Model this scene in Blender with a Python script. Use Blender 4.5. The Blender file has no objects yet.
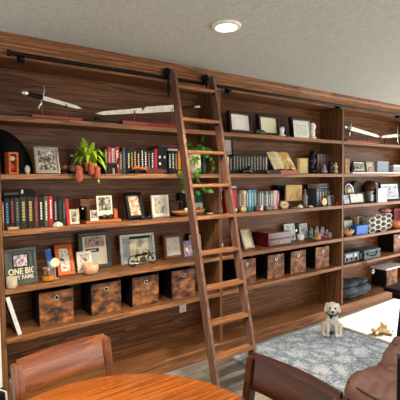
import bpy, bmesh, math, random
from mathutils import Vector, Matrix, Euler, noise
R = math.radians
rnd = random.Random(11)
SC = bpy.context.scene
COL = SC.collection

# ------------------------------------------------------------------ camera
CAM = Vector((0.0, -2.704, 1.52))
c_r = Vector((0.81645873, -0.57729116, -0.01140488))
c_u = Vector((0.03854926, 0.03479073, 0.99865087))
c_f = Vector((0.57611553, 0.81579687, -0.05065934))
FPX = 400.0
cd = bpy.data.cameras.new('camera'); cam = bpy.data.objects.new('camera', cd); COL.objects.link(cam)
cd.sensor_width = 36.0; cd.lens = 36.0; cd.clip_start = 0.02
cam.matrix_world = Matrix(((c_r.x, c_u.x, -c_f.x, CAM.x), (c_r.y, c_u.y, -c_f.y, CAM.y), (c_r.z, c_u.z, -c_f.z, CAM.z), (0, 0, 0, 1)))
SC.camera = cam

# ------------------------------------------------------------------ world, sun, daylight, exposure
w = bpy.data.worlds.new('world'); SC.world = w; w.use_nodes = True
w.node_tree.nodes['Background'].inputs[0].default_value = (1.0, 0.97, 0.92, 1)
w.node_tree.nodes['Background'].inputs[1].default_value = 1.0

def light(name, kind, energy, color, loc, direction=None, **kw):
    d = bpy.data.lights.new(name, kind); d.energy = energy; d.color = color
    for k, v in kw.items(): setattr(d, k, v)
    o = bpy.data.objects.new(name, d); COL.objects.link(o); o.location = loc
    if direction is not None: o.rotation_euler = Vector(direction).to_track_quat('-Z', 'Y').to_euler()
    return o
light('sun', 'SUN', 25.0, (1.0, 0.96, 0.90), (9, 0, 6), (-1.0, -0.03, -0.800), angle=R(0.6))
light('daylight_rear_window', 'AREA', 74, (1.0, 0.965, 0.90), (2.7, -4.75, 1.35), (0.15, 1, -0.05), shape='RECTANGLE', size=3.6, size_y=1.9)
light('daylight_right_window', 'AREA', 62, (1.0, 0.98, 0.95), (5.95, -1.5, 1.1), (-1, 0.25, -0.15), shape='RECTANGLE', size=2.6, size_y=1.9)
light('daylight_left_window', 'AREA', 10, (0.85, 0.93, 1.0), (-1.85, -1.3, 1.5), (1, 0.2, -0.1), shape='RECTANGLE', size=1.4, size_y=1.3)
SC.view_settings.view_transform = 'Standard'; SC.view_settings.look = 'None'
SC.view_settings.exposure = 0.12; SC.view_settings.gamma = 1.0; SC.view_settings.use_curve_mapping = False

# ------------------------------------------------------------------ helpers
def ray(px, py): return c_f + c_r * ((px - 200) / FPX) + c_u * ((200 - py) / FPX)
def at(px, py, Y):
    v = ray(px, py); return CAM + v * ((Y - CAM.y) / v.y)
def on(px, py, Z):
    v = ray(px, py); return CAM + v * ((Z - CAM.z) / v.z)

def lin(c):
    if isinstance(c, str):
        c = c.lstrip('#'); c = [int(c[i:i + 2], 16) / 255 for i in (0, 2, 4)]
        c = [x / 12.92 if x <= .04045 else ((x + .055) / 1.055) ** 2.4 for x in c]
    return (c[0], c[1], c[2], 1)

def new_mat(name):
    m = bpy.data.materials.new(name); m.use_nodes = True
    nt = m.node_tree; b = nt.nodes['Principled BSDF']
    return m, nt, b, nt.links
def nd(nt, t, **kw):
    n = nt.nodes.new(t)
    for k, v in kw.items():
        if k in n.inputs: n.inputs[k].default_value = v
        else: setattr(n, k, v)
    return n
def ramp(nt, stops, interp='LINEAR'):
    r = nt.nodes.new('ShaderNodeValToRGB'); r.color_ramp.interpolation = interp
    e = r.color_ramp.elements
    while len(e) < len(stops): e.new(0.5)
    for el, (p, c) in zip(e, stops): el.position = p; el.color = lin(c)
    return r
_mc = {}
def M(color, rough=0.5, metal=0.0, var=0.12, coat=0.0, scale=25.0, trans=0.0):
    """plain coloured surface with a slight procedural mottling"""
    key = (color, rough, metal, var, coat, scale, trans)
    if key in _mc: return _mc[key]
    m, nt, b, L = new_mat('paint')
    c = lin(color)
    tc = nd(nt, 'ShaderNodeTexCoord'); n = nd(nt, 'ShaderNodeTexNoise', Scale=scale, Detail=3.0)
    L.new(tc.outputs['Object'], n.inputs['Vector'])
    r = nt.nodes.new('ShaderNodeValToRGB'); e = r.color_ramp.elements
    e[0].position = .3; e[1].position = .7
    e[0].color = tuple(x * (1 - var) for x in c[:3]) + (1,)
    e[1].color = tuple(min(1, x * (1 + var)) for x in c[:3]) + (1,)
    L.new(n.outputs['Fac'], r.inputs[0]); L.new(r.outputs[0], b.inputs['Base Color'])
    b.inputs['Roughness'].default_value = rough; b.inputs['Metallic'].default_value = metal
    b.inputs['Coat Weight'].default_value = coat
    if not metal and rough > .34: b.inputs['Specular IOR Level'].default_value = .2 if max(c[:3]) < .03 else .3
    if trans: b.inputs['Transmission Weight'].default_value = trans
    _mc[key] = m; return m

def wood(name, dark, mid, lite, axis='X', grain=1.0, rough=0.45, coat=0.0, bump=0.15, contrast=1.0):
    m, nt, b, L = new_mat(name)
    tc = nd(nt, 'ShaderNodeTexCoord'); oi = nd(nt, 'ShaderNodeObjectInfo')
    sc = {'X': (1.1, 26, 26), 'Y': (26, 1.1, 26), 'Z': (26, 26, 1.1)}[axis]
    mp = nd(nt, 'ShaderNodeMapping'); mp.inputs['Scale'].default_value = tuple(s * grain for s in sc)
    ad = nd(nt, 'ShaderNodeVectorMath', operation='ADD'); ml = nd(nt, 'ShaderNodeVectorMath', operation='SCALE'); ml.inputs['Scale'].default_value = 17.0
    cb = nd(nt, 'ShaderNodeCombineXYZ')
    for i in range(3): L.new(oi.outputs['Random'], cb.inputs[i])
    L.new(cb.outputs[0], ml.inputs[0]); L.new(tc.outputs['Object'], mp.inputs['Vector'])
    L.new(mp.outputs[0], ad.inputs[0]); L.new(ml.outputs[0], ad.inputs[1])
    n1 = nd(nt, 'ShaderNodeTexNoise', Scale=1.0, Detail=2.5, Roughness=0.5, Distortion=0.5)
    L.new(ad.outputs[0], n1.inputs['Vector'])
    mu = nd(nt, 'ShaderNodeMath', operation='MULTIPLY'); mu.inputs[1].default_value = 4.0
    fr = nd(nt, 'ShaderNodeMath', operation='FRACT')
    L.new(n1.outputs['Fac'], mu.inputs[0]); L.new(mu.outputs[0], fr.inputs[0])
    n2 = nd(nt, 'ShaderNodeTexNoise', Scale=6.0, Detail=4.0, Roughness=0.7); L.new(ad.outputs[0], n2.inputs['Vector'])
    mx = nd(nt, 'ShaderNodeMix', data_type='FLOAT'); mx.inputs[0].default_value = 0.72
    L.new(fr.outputs[0], mx.inputs[2]); L.new(n2.outputs['Fac'], mx.inputs[3])
    r = ramp(nt, [(0.22, dark), (0.5, mid), (0.78, lite)])
    L.new(mx.outputs[0], r.inputs[0]); L.new(r.outputs[0], b.inputs['Base Color'])
    bp = nd(nt, 'ShaderNodeBump', Strength=bump, Distance=0.003); L.new(mx.outputs[0], bp.inputs['Height']); L.new(bp.outputs[0], b.inputs['Normal'])
    b.inputs['Roughness'].default_value = rough; b.inputs['Coat Weight'].default_value = coat; b.inputs['Coat Roughness'].default_value = 0.12
    if not coat: b.inputs['Specular IOR Level'].default_value = .28
    return m

_pc = {}
def picture(colors, scale=14.0, seed=0.0, rough=0.25):
    key = (tuple(colors), scale, seed)
    if key in _pc: return _pc[key]
    m, nt, b, L = new_mat('picture')
    tc = nd(nt, 'ShaderNodeTexCoord')
    n = nd(nt, 'ShaderNodeTexNoise', noise_dimensions='4D', Scale=scale, Detail=2.0); n.inputs['W'].default_value = seed
    L.new(tc.outputs['Object'], n.inputs['Vector'])
    k = len(colors); r = ramp(nt, [(0.33 + 0.34 * i / max(1, k - 1), c) for i, c in enumerate(colors)])
    L.new(n.outputs['Fac'], r.inputs[0]); L.new(r.outputs[0], b.inputs['Base Color'])
    b.inputs['Roughness'].default_value = .5; b.inputs['Specular IOR Level'].default_value = .2
    _pc[key] = m; return m

# ---- mesh building
class MB:
    def __init__(s): s.bm = bmesh.new()
    def _tag(s, vs, mx):
        if mx is not None: bmesh.ops.transform(s.bm, matrix=mx, verts=vs)
        return s
    def box(s, x0, x1, y0, y1, z0, z1, mx=None, bev=0.0):
        r = bmesh.ops.create_cube(s.bm, size=1.0); vs = r['verts']
        for v in vs: v.co = Vector((x0 + (v.co.x + .5) * (x1 - x0), y0 + (v.co.y + .5) * (y1 - y0), z0 + (v.co.z + .5) * (z1 - z0)))
        if bev > 0:
            es = list({e for v in vs for e in v.link_edges})
            g = bmesh.ops.bevel(s.bm, geom=es + vs, offset=bev, segments=2, affect='EDGES', profile=0.5)
            vs = list({v for f in g['faces'] for v in f.verts} | {v for v in vs if v.is_valid})
        return s._tag(vs, mx)
    def cyl(s, p0, p1, r0, r1=None, seg=16, caps=True):
        r1 = r0 if r1 is None else r1
        p0, p1 = Vector(p0), Vector(p1); d = p1 - p0
        r = bmesh.ops.create_cone(s.bm, cap_ends=caps, segments=seg, radius1=r0, radius2=r1, depth=d.length)
        q = d.to_track_quat('Z', 'Y').to_matrix().to_4x4()
        bmesh.ops.transform(s.bm, matrix=Matrix.Translation((p0 + p1) / 2) @ q, verts=r['verts']); return s
    def ball(s, c, rad, seg=14, rot=None):
        if not hasattr(rad, '__len__'): rad = (rad,) * 3
        r = bmesh.ops.create_uvsphere(s.bm, u_segments=seg, v_segments=max(6, seg * 2 // 3), radius=1.0)
        m = Matrix.Translation(c) @ (rot.to_matrix().to_4x4() if rot else Matrix()) @ Matrix.Diagonal((*rad, 1))
        bmesh.ops.transform(s.bm, matrix=m, verts=r['verts']); return s
    def caps(s, p0, p1, r0, r1=None, n=7, seg=12):
        r1 = r0 if r1 is None else r1
        p0, p1 = Vector(p0), Vector(p1)
        for i in range(n):
            t = i / (n - 1); s.ball(p0.lerp(p1, t), r0 + (r1 - r0) * t, seg)
        return s
    def lathe(s, prof, c=(0, 0, 0), seg=24, mx=None):
        rings = []
        for (r, z) in prof:
            rings.append([s.bm.verts.new((c[0] + r * math.cos(2 * math.pi * k / seg), c[1] + r * math.sin(2 * math.pi * k / seg), c[2] + z)) for k in range(seg)])
        for a, b in zip(rings, rings[1:]):
            for k in range(seg):
                s.bm.faces.new((a[k], a[(k + 1) % seg], b[(k + 1) % seg], b[k]))
        if prof[0][0] > 1e-6: s.bm.faces.new(rings[0][::-1])
        if prof[-1][0] > 1e-6: s.bm.faces.new(rings[-1])
        return s._tag([v for r in rings for v in r], mx)
    def prism(s, poly, h, mx=None):
        """polygon in XY extruded by h along Z, then moved by mx"""
        a = [s.bm.verts.new((x, y, 0)) for x, y in poly]; b = [s.bm.verts.new((x, y, h)) for x, y in poly]
        s.bm.faces.new(a[::-1]); s.bm.faces.new(b); n = len(poly)
        for k in range(n): s.bm.faces.new((a[k], a[(k + 1) % n], b[(k + 1) % n], b[k]))
        return s._tag(a + b, mx)
    def tube(s, pts, rad, seg=8):
        pts = [Vector(p) for p in pts]; rings = []
        rads = rad if hasattr(rad, '__len__') else [rad] * len(pts)
        for i, p in enumerate(pts):
            d = (pts[min(i + 1, len(pts) - 1)] - pts[max(i - 1, 0)]).normalized()
            q = d.to_track_quat('Z', 'Y')
            rings.append([s.bm.verts.new(p + q @ Vector((rads[i] * math.cos(2 * math.pi * k / seg), rads[i] * math.sin(2 * math.pi * k / seg), 0))) for k in range(seg)])
        for a, b in zip(rings, rings[1:]):
            off = min(range(seg), key=lambda o: (a[0].co - b[o].co).length)
            for k in range(seg): s.bm.faces.new((a[k], a[(k + 1) % seg], b[(k + 1 + off) % seg], b[(k + off) % seg]))
        s.bm.faces.new(rings[0][::-1]); s.bm.faces.new(rings[-1]); return s
    def quad(s, a, b, c, d):
        s.bm.faces.new([s.bm.verts.new(v) for v in (a, b, c, d)]); return s

def obj(name, mb, mat, parent=None, smooth=False, label=None, mx=None):
    me = bpy.data.meshes.new(name)
    if mx is not None: bmesh.ops.transform(mb.bm, matrix=mx, verts=mb.bm.verts)
    bmesh.ops.recalc_face_normals(mb.bm, faces=mb.bm.faces)
    if smooth:
        for f in mb.bm.faces: f.smooth = True
    mb.bm.to_mesh(me); mb.bm.free(); me.materials.append(mat)
    if smooth == 'auto': me.set_sharp_from_angle(angle=R(40))
    o = bpy.data.objects.new(name, me); COL.objects.link(o)
    if parent: o.parent = parent
    if label: o['label'] = label
    return o

def blob(name, mb, mat, parent=None, voxel=0.006, smooth=8, label=None):
    """melts overlapping balls into one continuous surface"""
    me = bpy.data.meshes.new('tmp'); mb.bm.to_mesh(me); mb.bm.free()
    t = bpy.data.objects.new('tmp', me); COL.objects.link(t)
    m = t.modifiers.new('r', 'REMESH'); m.mode = 'VOXEL'; m.voxel_size = voxel
    if smooth:
        m = t.modifiers.new('s', 'SMOOTH'); m.iterations = smooth; m.factor = 0.5
    dg = bpy.context.evaluated_depsgraph_get(); dg.update()
    out = bpy.data.meshes.new_from_object(t.evaluated_get(dg)); out.name = name
    bpy.data.objects.remove(t); bpy.data.meshes.remove(me)
    for p in out.polygons: p.use_smooth = True
    out.materials.clear(); out.materials.append(mat)
    o = bpy.data.objects.new(name, out); COL.objects.link(o)
    if parent: o.parent = parent
    if label: o['label'] = label
    return o

def tag(o, label, cat, group=None):
    o['label'] = label; o['category'] = cat
    if group: o['group'] = group
    return o
def thing(name, label, cat, loc=(0, 0, 0), rz=0.0, group=None):
    o = bpy.data.objects.new(name, None); COL.objects.link(o); o.empty_display_size = .05
    o.location = (loc[0], loc[1], loc[2] + .0026); o.rotation_euler = (0, 0, rz)
    return tag(o, label, cat, group)
def struct(name, mb, mat, smooth=False):
    o = obj(name, mb, mat, None, smooth); o['kind'] = 'structure'; return o
def dup(root, loc, label, rz=None):
    r = root.copy(); COL.objects.link(r); r.location = loc; r['label'] = label
    if rz is not None: r.rotation_euler = (0, 0, rz)
    for ch in list(root.children):
        c = ch.copy(); COL.objects.link(c); c.parent = r
        for g in list(ch.children):
            d = g.copy(); COL.objects.link(d); d.parent = c
    return r
def text_mesh(name, s, size, mat, parent, mx, depth=0.001, bold=0.0):
    cu = bpy.data.curves.new('t', 'FONT'); cu.body = s; cu.size = size; cu.align_x = 'CENTER'; cu.extrude = depth; cu.offset = bold
    t = bpy.data.objects.new('t', cu); COL.objects.link(t)
    dg = bpy.context.evaluated_depsgraph_get(); dg.update()
    me = bpy.data.meshes.new_from_object(t.evaluated_get(dg)); bpy.data.objects.remove(t)
    me.name = name; me.transform(mx); me.materials.clear(); me.materials.append(mat)
    o = bpy.data.objects.new(name, me); COL.objects.link(o); o.parent = parent
    return o

# ------------------------------------------------------------------ shared materials
OAK = dict(dark='#4a2c1e', mid='#7a4f37', lite='#96694a')
oakX = wood('oak_shelf', '#3c2412', '#73492a', '#98683f', 'X')
oakF = wood('oak_front', '#442815', '#875837', '#b18157', 'X')
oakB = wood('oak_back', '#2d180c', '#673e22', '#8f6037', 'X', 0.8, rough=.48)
oakZ = wood('oak_upright', '#3c2513', '#70492b', '#956840', 'Z')
ladW = wood('ladder_wood', '#412c23', '#735143', '#93705c', 'Z', 1.2)
ladR = wood('rung_wood', '#4a2a18', '#875838', '#aa784c', 'X', 1.2)
tableW = wood('table_top_wood', '#5a2a09', '#82420f', '#9c5716', 'X', 0.8, rough=0.25, coat=0.5, bump=0.04)
chairW = wood('chair_wood', '#431c08', '#6f3610', '#8f4f1d', 'X', 0.7, rough=0.32, coat=0.3, bump=0.03)
chairZ = wood('chair_upright_wood', '#431c08', '#6f3610', '#8f4f1d', 'Z', 0.7, rough=0.35, coat=0.2, bump=0.03)
darkW = wood('dark_chair_wood', '#1c0a05', '#331508', '#48200e', 'X', 0.7, rough=0.22, coat=0.4, bump=0.02)
darkZ = wood('dark_chair_upright', '#1c0a05', '#331508', '#48200e', 'Z', 0.7, rough=0.22, coat=0.4, bump=0.02)
crateW = None
black = M('#080808', 0.55); blackm = M('#101011', 0.35, 0.6); iron = M('#0e0e10', 0.30, 0.8)
steel = M('#cfccc4', 0.25, 0.9); ivory = M('#e9e4d6', 0.45); white = M('#eeece6', 0.5); silver = M('#bdb9b0', 0.3, 0.8)
gold = M('#c9a55a', 0.35, 0.6); redbase = M('#8a1a10', 0.3, 0.0, coat=0.4)

# ------------------------------------------------------------------ room
ZA, ZB, ZC, ZD, ZE, ZF = 1.927, 1.566, 1.216, 0.850, 0.538, 0.096
CEIL = 2.41; XL, XM, XR, XE = 0.419, 2.122, 3.845, 5.568
DEP = 0.30

def ceiling_mat():
    m, nt, b, L = new_mat('ceiling_plaster')
    tc = nd(nt, 'ShaderNodeTexCoord'); n = nd(nt, 'ShaderNodeTexNoise', Scale=55.0, Detail=4.0); L.new(tc.outputs['Object'], n.inputs['Vector'])
    r = ramp(nt, [(0.35, '#b0b4ae'), (0.65, '#c0c4be')]); L.new(n.outputs['Fac'], r.inputs[0]); L.new(r.outputs[0], b.inputs['Base Color'])
    bp = nd(nt, 'ShaderNodeBump', Strength=0.5, Distance=0.006); L.new(n.outputs['Fac'], bp.inputs['Height']); L.new(bp.outputs[0], b.inputs['Normal'])
    b.inputs['Roughness'].default_value = 0.85; return m
def floor_mat():
    m, nt, b, L = new_mat('grey_plank_floor')
    tc = nd(nt, 'ShaderNodeTexCoord'); br = nd(nt, 'ShaderNodeTexBrick')
    br.inputs['Scale'].default_value = 1.0; br.inputs['Brick Width'].default_value = 1.2; br.inputs['Row Height'].default_value = 0.16
    br.inputs['Mortar Size'].default_value = 0.004; br.inputs['Color1'].default_value = lin('#a89f93'); br.inputs['Color2'].default_value = lin('#8d857b'); br.inputs['Mortar'].default_value = lin('#4c4641')
    L.new(tc.outputs['Object'], br.inputs['Vector'])
    mp = nd(nt, 'ShaderNodeMapping'); mp.inputs['Scale'].default_value = (2, 22, 1); L.new(tc.outputs['Object'], mp.inputs['Vector'])
    n = nd(nt, 'ShaderNodeTexNoise', Scale=1.5, Detail=5.0); L.new(mp.outputs[0], n.inputs['Vector'])
    r = ramp(nt, [(0.3, '#b0a79c'), (0.7, '#ffffff')]); L.new(n.outputs['Fac'], r.inputs[0])
    mx = nd(nt, 'ShaderNodeMix', data_type='RGBA', blend_type='MULTIPLY'); mx.inputs[0].default_value = 0.8
    L.new(br.outputs['Color'], mx.inputs[6]); L.new(r.outputs[0], mx.inputs[7]); L.new(mx.outputs[2], b.inputs['Base Color'])
    b.inputs['Roughness'].default_value = 0.45; return m
wallm = M('#e4e3e0', 0.8, var=0.03)
RX0, RX1, RY0, RY1 = -1.9, 6.0, -4.8, 0.34
struct('floor', MB().box(RX0 - .1, RX1 + .1, RY0 - .1, RY1 + .1, -0.1, 0), floor_mat())
struct('ceiling', MB().box(RX0 - .1, RX1 + .1, RY0 - .1, RY1 + .1, CEIL, CEIL + .1), ceiling_mat())
struct('wall_back', MB().box(0.380, RX1 + .1, RY1 - .02, RY1 + .1, 0, CEIL), wallm)
struct('wall_front', MB().box(RX0, 0.385, -0.012, RY1 + .1, 0, CEIL), wallm)          # the return flush with the bookcase front
mb = MB()                                                                              # right wall with the glass door opening
mb.box(RX1, RX1 + .1, RY0, -3.2, 0, CEIL); mb.box(RX1, RX1 + .1, -3.2, -0.02, 2.1, CEIL); mb.box(RX1, RX1 + .1, -0.02, RY1, 0, CEIL)
struct('wall_right', mb, wallm)
mb = MB(); mb.box(RX0 - .1, RX0, RY0, -2.1, 0, CEIL); mb.box(RX0 - .1, RX0, -2.1, -.5, 2.15, CEIL); mb.box(RX0 - .1, RX0, -2.1, -.5, 0, .8); mb.box(RX0 - .1, RX0, -.5, RY1, 0, CEIL)
struct('wall_left', mb, wallm)
mb = MB(); mb.box(RX0, 0.8, RY0 - .1, RY0, 0, CEIL); mb.box(0.8, 4.6, RY0 - .1, RY0, 2.3, CEIL); mb.box(0.8, 4.6, RY0 - .1, RY0, 0, .35); mb.box(4.6, RX1, RY0 - .1, RY0, 0, CEIL)
struct('wall_rear', mb, wallm)
whitep = M('#e8e8e6', 0.4)
for i, (nm, f) in enumerate([('door_1', [(RX1 + .02, RX1 + .07, -3.2, -3.14, 0, 2.1), (RX1 + .02, RX1 + .07, -1.64, -1.58, 0, 2.1), (RX1 + .02, RX1 + .07, -3.2, -0.02, 2.04, 2.1), (RX1 + .02, RX1 + .07, -3.2, -.02, 0, .03)]),
                             ('window_1', [(RX0 - .08, RX0 - .03, -2.1, -2.04, .8, 2.15), (RX0 - .08, RX0 - .03, -.56, -.5, .8, 2.15), (RX0 - .08, RX0 - .03, -1.33, -1.27, .8, 2.15), (RX0 - .08, RX0 - .03, -2.1, -.5, 2.09, 2.15), (RX0 - .08, RX0 - .03, -2.1, -.5, .8, .86)]),
                             ('window_2', [(.8, .86, RY0 - .08, RY0 - .03, .35, 2.3), (4.54, 4.6, RY0 - .08, RY0 - .03, .35, 2.3), (2.67, 2.73, RY0 - .08, RY0 - .03, .35, 2.3), (.8, 4.6, RY0 - .08, RY0 - .03, 2.24, 2.3), (.8, 4.6, RY0 - .08, RY0 - .03, .35, .41)])]):
    mb = MB()
    for b_ in f: mb.box(*b_)
    struct(nm, mb, whitep)

# ------------------------------------------------------------------ bookcase
bk = thing('bookcase', 'full-height built-in oak bookcase along the wall, three bays of shelves', 'bookcase', (0, 0, 0))
T = 0.034
for nm, x0, x1 in (('side_panel', .389, XL), ('divider', XM - .014, XM + .014), ('divider', XR - .014, XR + .014), ('side_panel', XE, XE + .03)):
    obj(nm, MB().box(x0, x1, -.002, DEP + .015, ZF - .03 if nm == 'divider' else 0, 2.30, bev=.002), oakZ, bk)
bays = [(XL, XM - .014), (XM + .014, XR - .014), (XR + .014, XE)]
for x0, x1 in bays:
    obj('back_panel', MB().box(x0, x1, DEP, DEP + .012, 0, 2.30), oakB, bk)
    for z in (ZA, ZB, ZC, ZD, ZE):
        s = obj('shelf', MB().box(x0, x1, 0.012, DEP, z - T + .008, z), oakX, bk)
        obj('shelf_edge', MB().box(x0, x1, -0.003, 0.012, z - T, z, bev=.003), oakF, s)
    obj('bay_top', MB().box(x0, x1, 0.0, DEP, 2.285, 2.305), oakX, bk)
obj('base_deck', MB().box(.389, XE + .03, 0.0, DEP, ZF - .03, ZF - .001), oakX, bk)
obj('deck_edge', MB().box(.389, XE + .03, -0.022, 0.0, ZF - .026, ZF, bev=.004), oakF, bk)
obj('kick_plate', MB().box(.389, XE + .03, -0.012, 0.01, 0.012, ZF - .026), oakF, bk)
obj('shoe_moulding', MB().box(.389, XE + .03, -0.022, -0.006, 0.0, 0.014, bev=.004), oakF, bk)
obj('valance', MB().box(.389, XE + .03, -0.018, 0.006, 2.272, 2.345, bev=.003), oakF, bk)
prof = [(-.018, 2.335), (-.030, 2.340), (-.030, 2.352), (-.044, 2.362), (-.052, 2.378), (-.062, 2.384), (-.062, 2.408), (.01, 2.408), (.01, 2.335)]
mx = Matrix(((0, 0, 1, .389), (1, 0, 0, 0), (0, 1, 0, 0), (0, 0, 0, 1)))
obj('crown_moulding', MB().prism([(y, z) for y, z in prof], XE + .03 - .389, mx), oakF, bk)
# the ladder rail bolted along the valance
RZ, RYY = 2.288, -.062
rail = obj('ladder_rail', MB().cyl((.482, RYY, RZ), (XE, RYY, RZ), .0125, seg=16), iron, bk, 'auto', 'black steel tube for the rolling ladder')
for x in (.553, 2.19, 3.70, 4.9):
    mb = MB(); mb.box(x - .014, x + .014, RYY - .004, -.018, RZ - .034, RZ - .010, bev=.003); mb.box(x - .022, x + .022, -.024, -.018, RZ - .045, RZ + .02)
    obj('rail_bracket', mb, black, rail)
obj('rail_end_cap', MB().cyl((.470, RYY, RZ), (.485, RYY, RZ), .020, seg=16), black, rail, 'auto')

# ------------------------------------------------------------------ rolling ladder
lad = thing('rolling_ladder', 'tall oak library ladder leaning from the black rail at the first divider', 'ladder', (1.770, 0, 0))
top = Vector((0, -.105, 2.385)); foot = Vector((0, -.64, 0.0)); dl = top - foot
tilt = math.atan2(dl.y, dl.z)
def lmx(p): return Matrix.Translation(p) @ Matrix.Rotation(-tilt, 4, 'X')
LL = dl.length - .050
for s in (-1, 1):
    poly = [(-.036, 0.03), (.036, 0.03), (.036, LL - .05), (.016, LL - .01), (-.016, LL), (-.036, LL - .03)]
    mxx = lmx(foot) @ Matrix(((0, 0, 1, s * .180 - .011), (1, 0, 0, 0), (0, 1, 0, 0), (0, 0, 0, 1)))
    r_ = obj('ladder_stile', MB().prism(poly, .022, mxx), ladW, lad)
    obj('foot_pad', MB().box(-.014, .014, -.038, .038, 0.008, .055, lmx(foot) @ Matrix.Translation((s * .178, 0, 0))), black, r_)
    mb = MB()                                                 # roller hanger beside the stile
    mb.box(s * .178 - .030, s * .178 - .014, -.090, -.080, 2.14, 2.352, bev=.003)
    mb.cyl((s * .178 - .022, -.081, 2.3312), (s * .178 - .022, -.056, 2.3312), .030, seg=20)
    obj('roller_hanger', mb, black, lad, 'auto')
nrm = Vector((0, dl.z, -dl.y)).normalized()                    # the rungs follow the ladder's slope
for px, py in ((190, 88), (193, 120), (198, 152.5), (205, 186), (209, 218), (216, 252.5), (221, 287), (225, 322), (228, 357)):
    v = ray(px, py); hit = CAM + v * ((foot - nrm * .034 - CAM).dot(nrm) / v.dot(nrm)); zc = hit.z; t = zc / 2.385; yc = foot.y + dl.y * t
    rg = obj('rung', MB().box(-.169, .169, yc - .036, yc + .034, zc - .012, zc + .012, bev=.003), ladR, lad)
    for s in (-1, 1): obj('rung_bolt', MB().cyl((s * .1685, yc - .022, zc - .019), (s * .154, yc - .022, zc - .019), .007, seg=10), black, rg)

# ------------------------------------------------------------------ ceiling light
lt = thing('recessed_light', 'round white recessed ceiling light glowing warm above the ladder', 'ceiling light', (*on(226.3, 25.5, CEIL).xy, CEIL))
obj('trim_ring', MB().lathe([(.058, -.004), (.064, -.018), (.082, -.014), (.087, 0)][::-1] , seg=40), M('#e9e6df', 0.35), lt, 'auto')
ml, nt_, b_, L_ = new_mat('lamp_lens'); b_.inputs['Emission Color'].default_value = (1, .74, .42, 1); b_.inputs['Emission Strength'].default_value = 9.0
obj('lens', MB().lathe([(.001, -.024), (.04, -.021), (.058, -.010), (.060, -.004)][::-1], seg=32), ml, lt, 'auto')
light('recessed_lamp', 'SPOT', 170, (1.0, .88, .70), (lt.location.x, lt.location.y, CEIL - .04), (0, 0, -1), spot_size=R(140), spot_blend=.8, shadow_soft_size=.08)
dup(lt, (0.25, -1.55, CEIL), 'round white recessed ceiling light above the dining table')  # unseen fixture copy, added to go with the invented lamp
light('recessed_lamp_behind', 'SPOT', 220, (1.0, .89, .74), (0.25, -1.55, CEIL - .04), (0, 0, -1), spot_size=R(150), spot_blend=.8, shadow_soft_size=.08)  # invented lamp out of view, added to brighten the bookcase back panels

# ------------------------------------------------------------------ rug
def rug_mat():
    m, nt, b, L = new_mat('rug_pile')
    tc = nd(nt, 'ShaderNodeTexCoord')
    n = nd(nt, 'ShaderNodeTexNoise', Scale=38.0, Detail=3.0, Roughness=.55, Distortion=1.6); n2 = nd(nt, 'ShaderNodeTexNoise', Scale=3.0, Detail=2.0)
    v = nd(nt, 'ShaderNodeTexVoronoi', feature='DISTANCE_TO_EDGE', Scale=6.0)
    for q in (v, n, n2): L.new(tc.outputs['Object'], q.inputs['Vector'])
    c = nd(nt, 'ShaderNodeMath', operation='MULTIPLY_ADD'); L.new(n2.outputs['Fac'], c.inputs[0]); c.inputs[1].default_value = .24; L.new(n.outputs['Fac'], c.inputs[2])
    d = nd(nt, 'ShaderNodeMath', operation='MULTIPLY_ADD'); L.new(v.outputs['Distance'], d.inputs[0]); d.inputs[1].default_value = .6; L.new(c.outputs[0], d.inputs[2])
    r = ramp(nt, [(0.56, '#6d7987'), (0.69, '#9aa6b3'), (0.80, '#c8d0d9')]); L.new(d.outputs[0], r.inputs[0]); L.new(r.outputs[0], b.inputs['Base Color'])
    b.inputs['Roughness'].default_value = 0.95
    bp = nd(nt, 'ShaderNodeBump', Strength=.5, Distance=.006); L.new(n.outputs['Fac'], bp.inputs['Height']); L.new(bp.outputs[0], b.inputs['Normal'])
    return m
rug = thing('area_rug', 'pale grey-blue patterned rug on the grey plank floor before the bookcase', 'rug', (2.785, -0.93, 0))
obj('rug_body', MB().box(-.655, .655, -.85, .85, .001, .011, bev=.003), rug_mat(), rug)
rbm = M('#8f959b', 0.95, var=.2, scale=60)
mb = MB()
for x0, x1, y0, y1 in ((-.655, .655, .835, .85), (-.655, .655, -.85, -.835), (-.655, -.640, -.85, .85), (.640, .655, -.85, .85)): mb.box(x0, x1, y0, y1, .010, .0135, bev=.001)
obj('bound_edge', mb, rbm, rug)

# ------------------------------------------------------------------ dining table and chairs
TX, TY, TR, TZ = .425, -1.682, .487, .75
tb = thing('dining_table', 'round glossy orange-brown wooden dining table in the foreground', 'table', (TX, TY, 0))
obj('tabletop', MB().lathe([(TR - .03, -.030), (TR - .006, -.026), (TR, -.016), (TR - .004, -.004), (TR - .016, 0), (.0001, 0)], (0, 0, TZ), 96), tableW, tb, 'auto')
obj('apron', MB().lathe([(.40, -.10), (.42, -.10), (.42, -.0305), (.40, -.0305)], (0, 0, TZ), 64), chairW, tb, 'auto')
obj('pedestal', MB().lathe([(.09, .10), (.10, .16), (.06, .22), (.05, .34), (.075, .46), (.06, .56), (.12, .64), (.14, .66), (.40, .70), (.40, .719)], seg=32), chairZ, tb, 'auto')
for k in range(4):
    a = R(-14 + 90 * k); ca, sa = math.cos(a), math.sin(a)
    obj('foot', MB().tube([(.05 * ca, .05 * sa, .17), (.16 * ca, .16 * sa, .13), (.22 * ca, .22 * sa, .05), (.27 * ca, .27 * sa, .022)], [.04, .038, .03, .022], 10), chairZ, tb, True)

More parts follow.
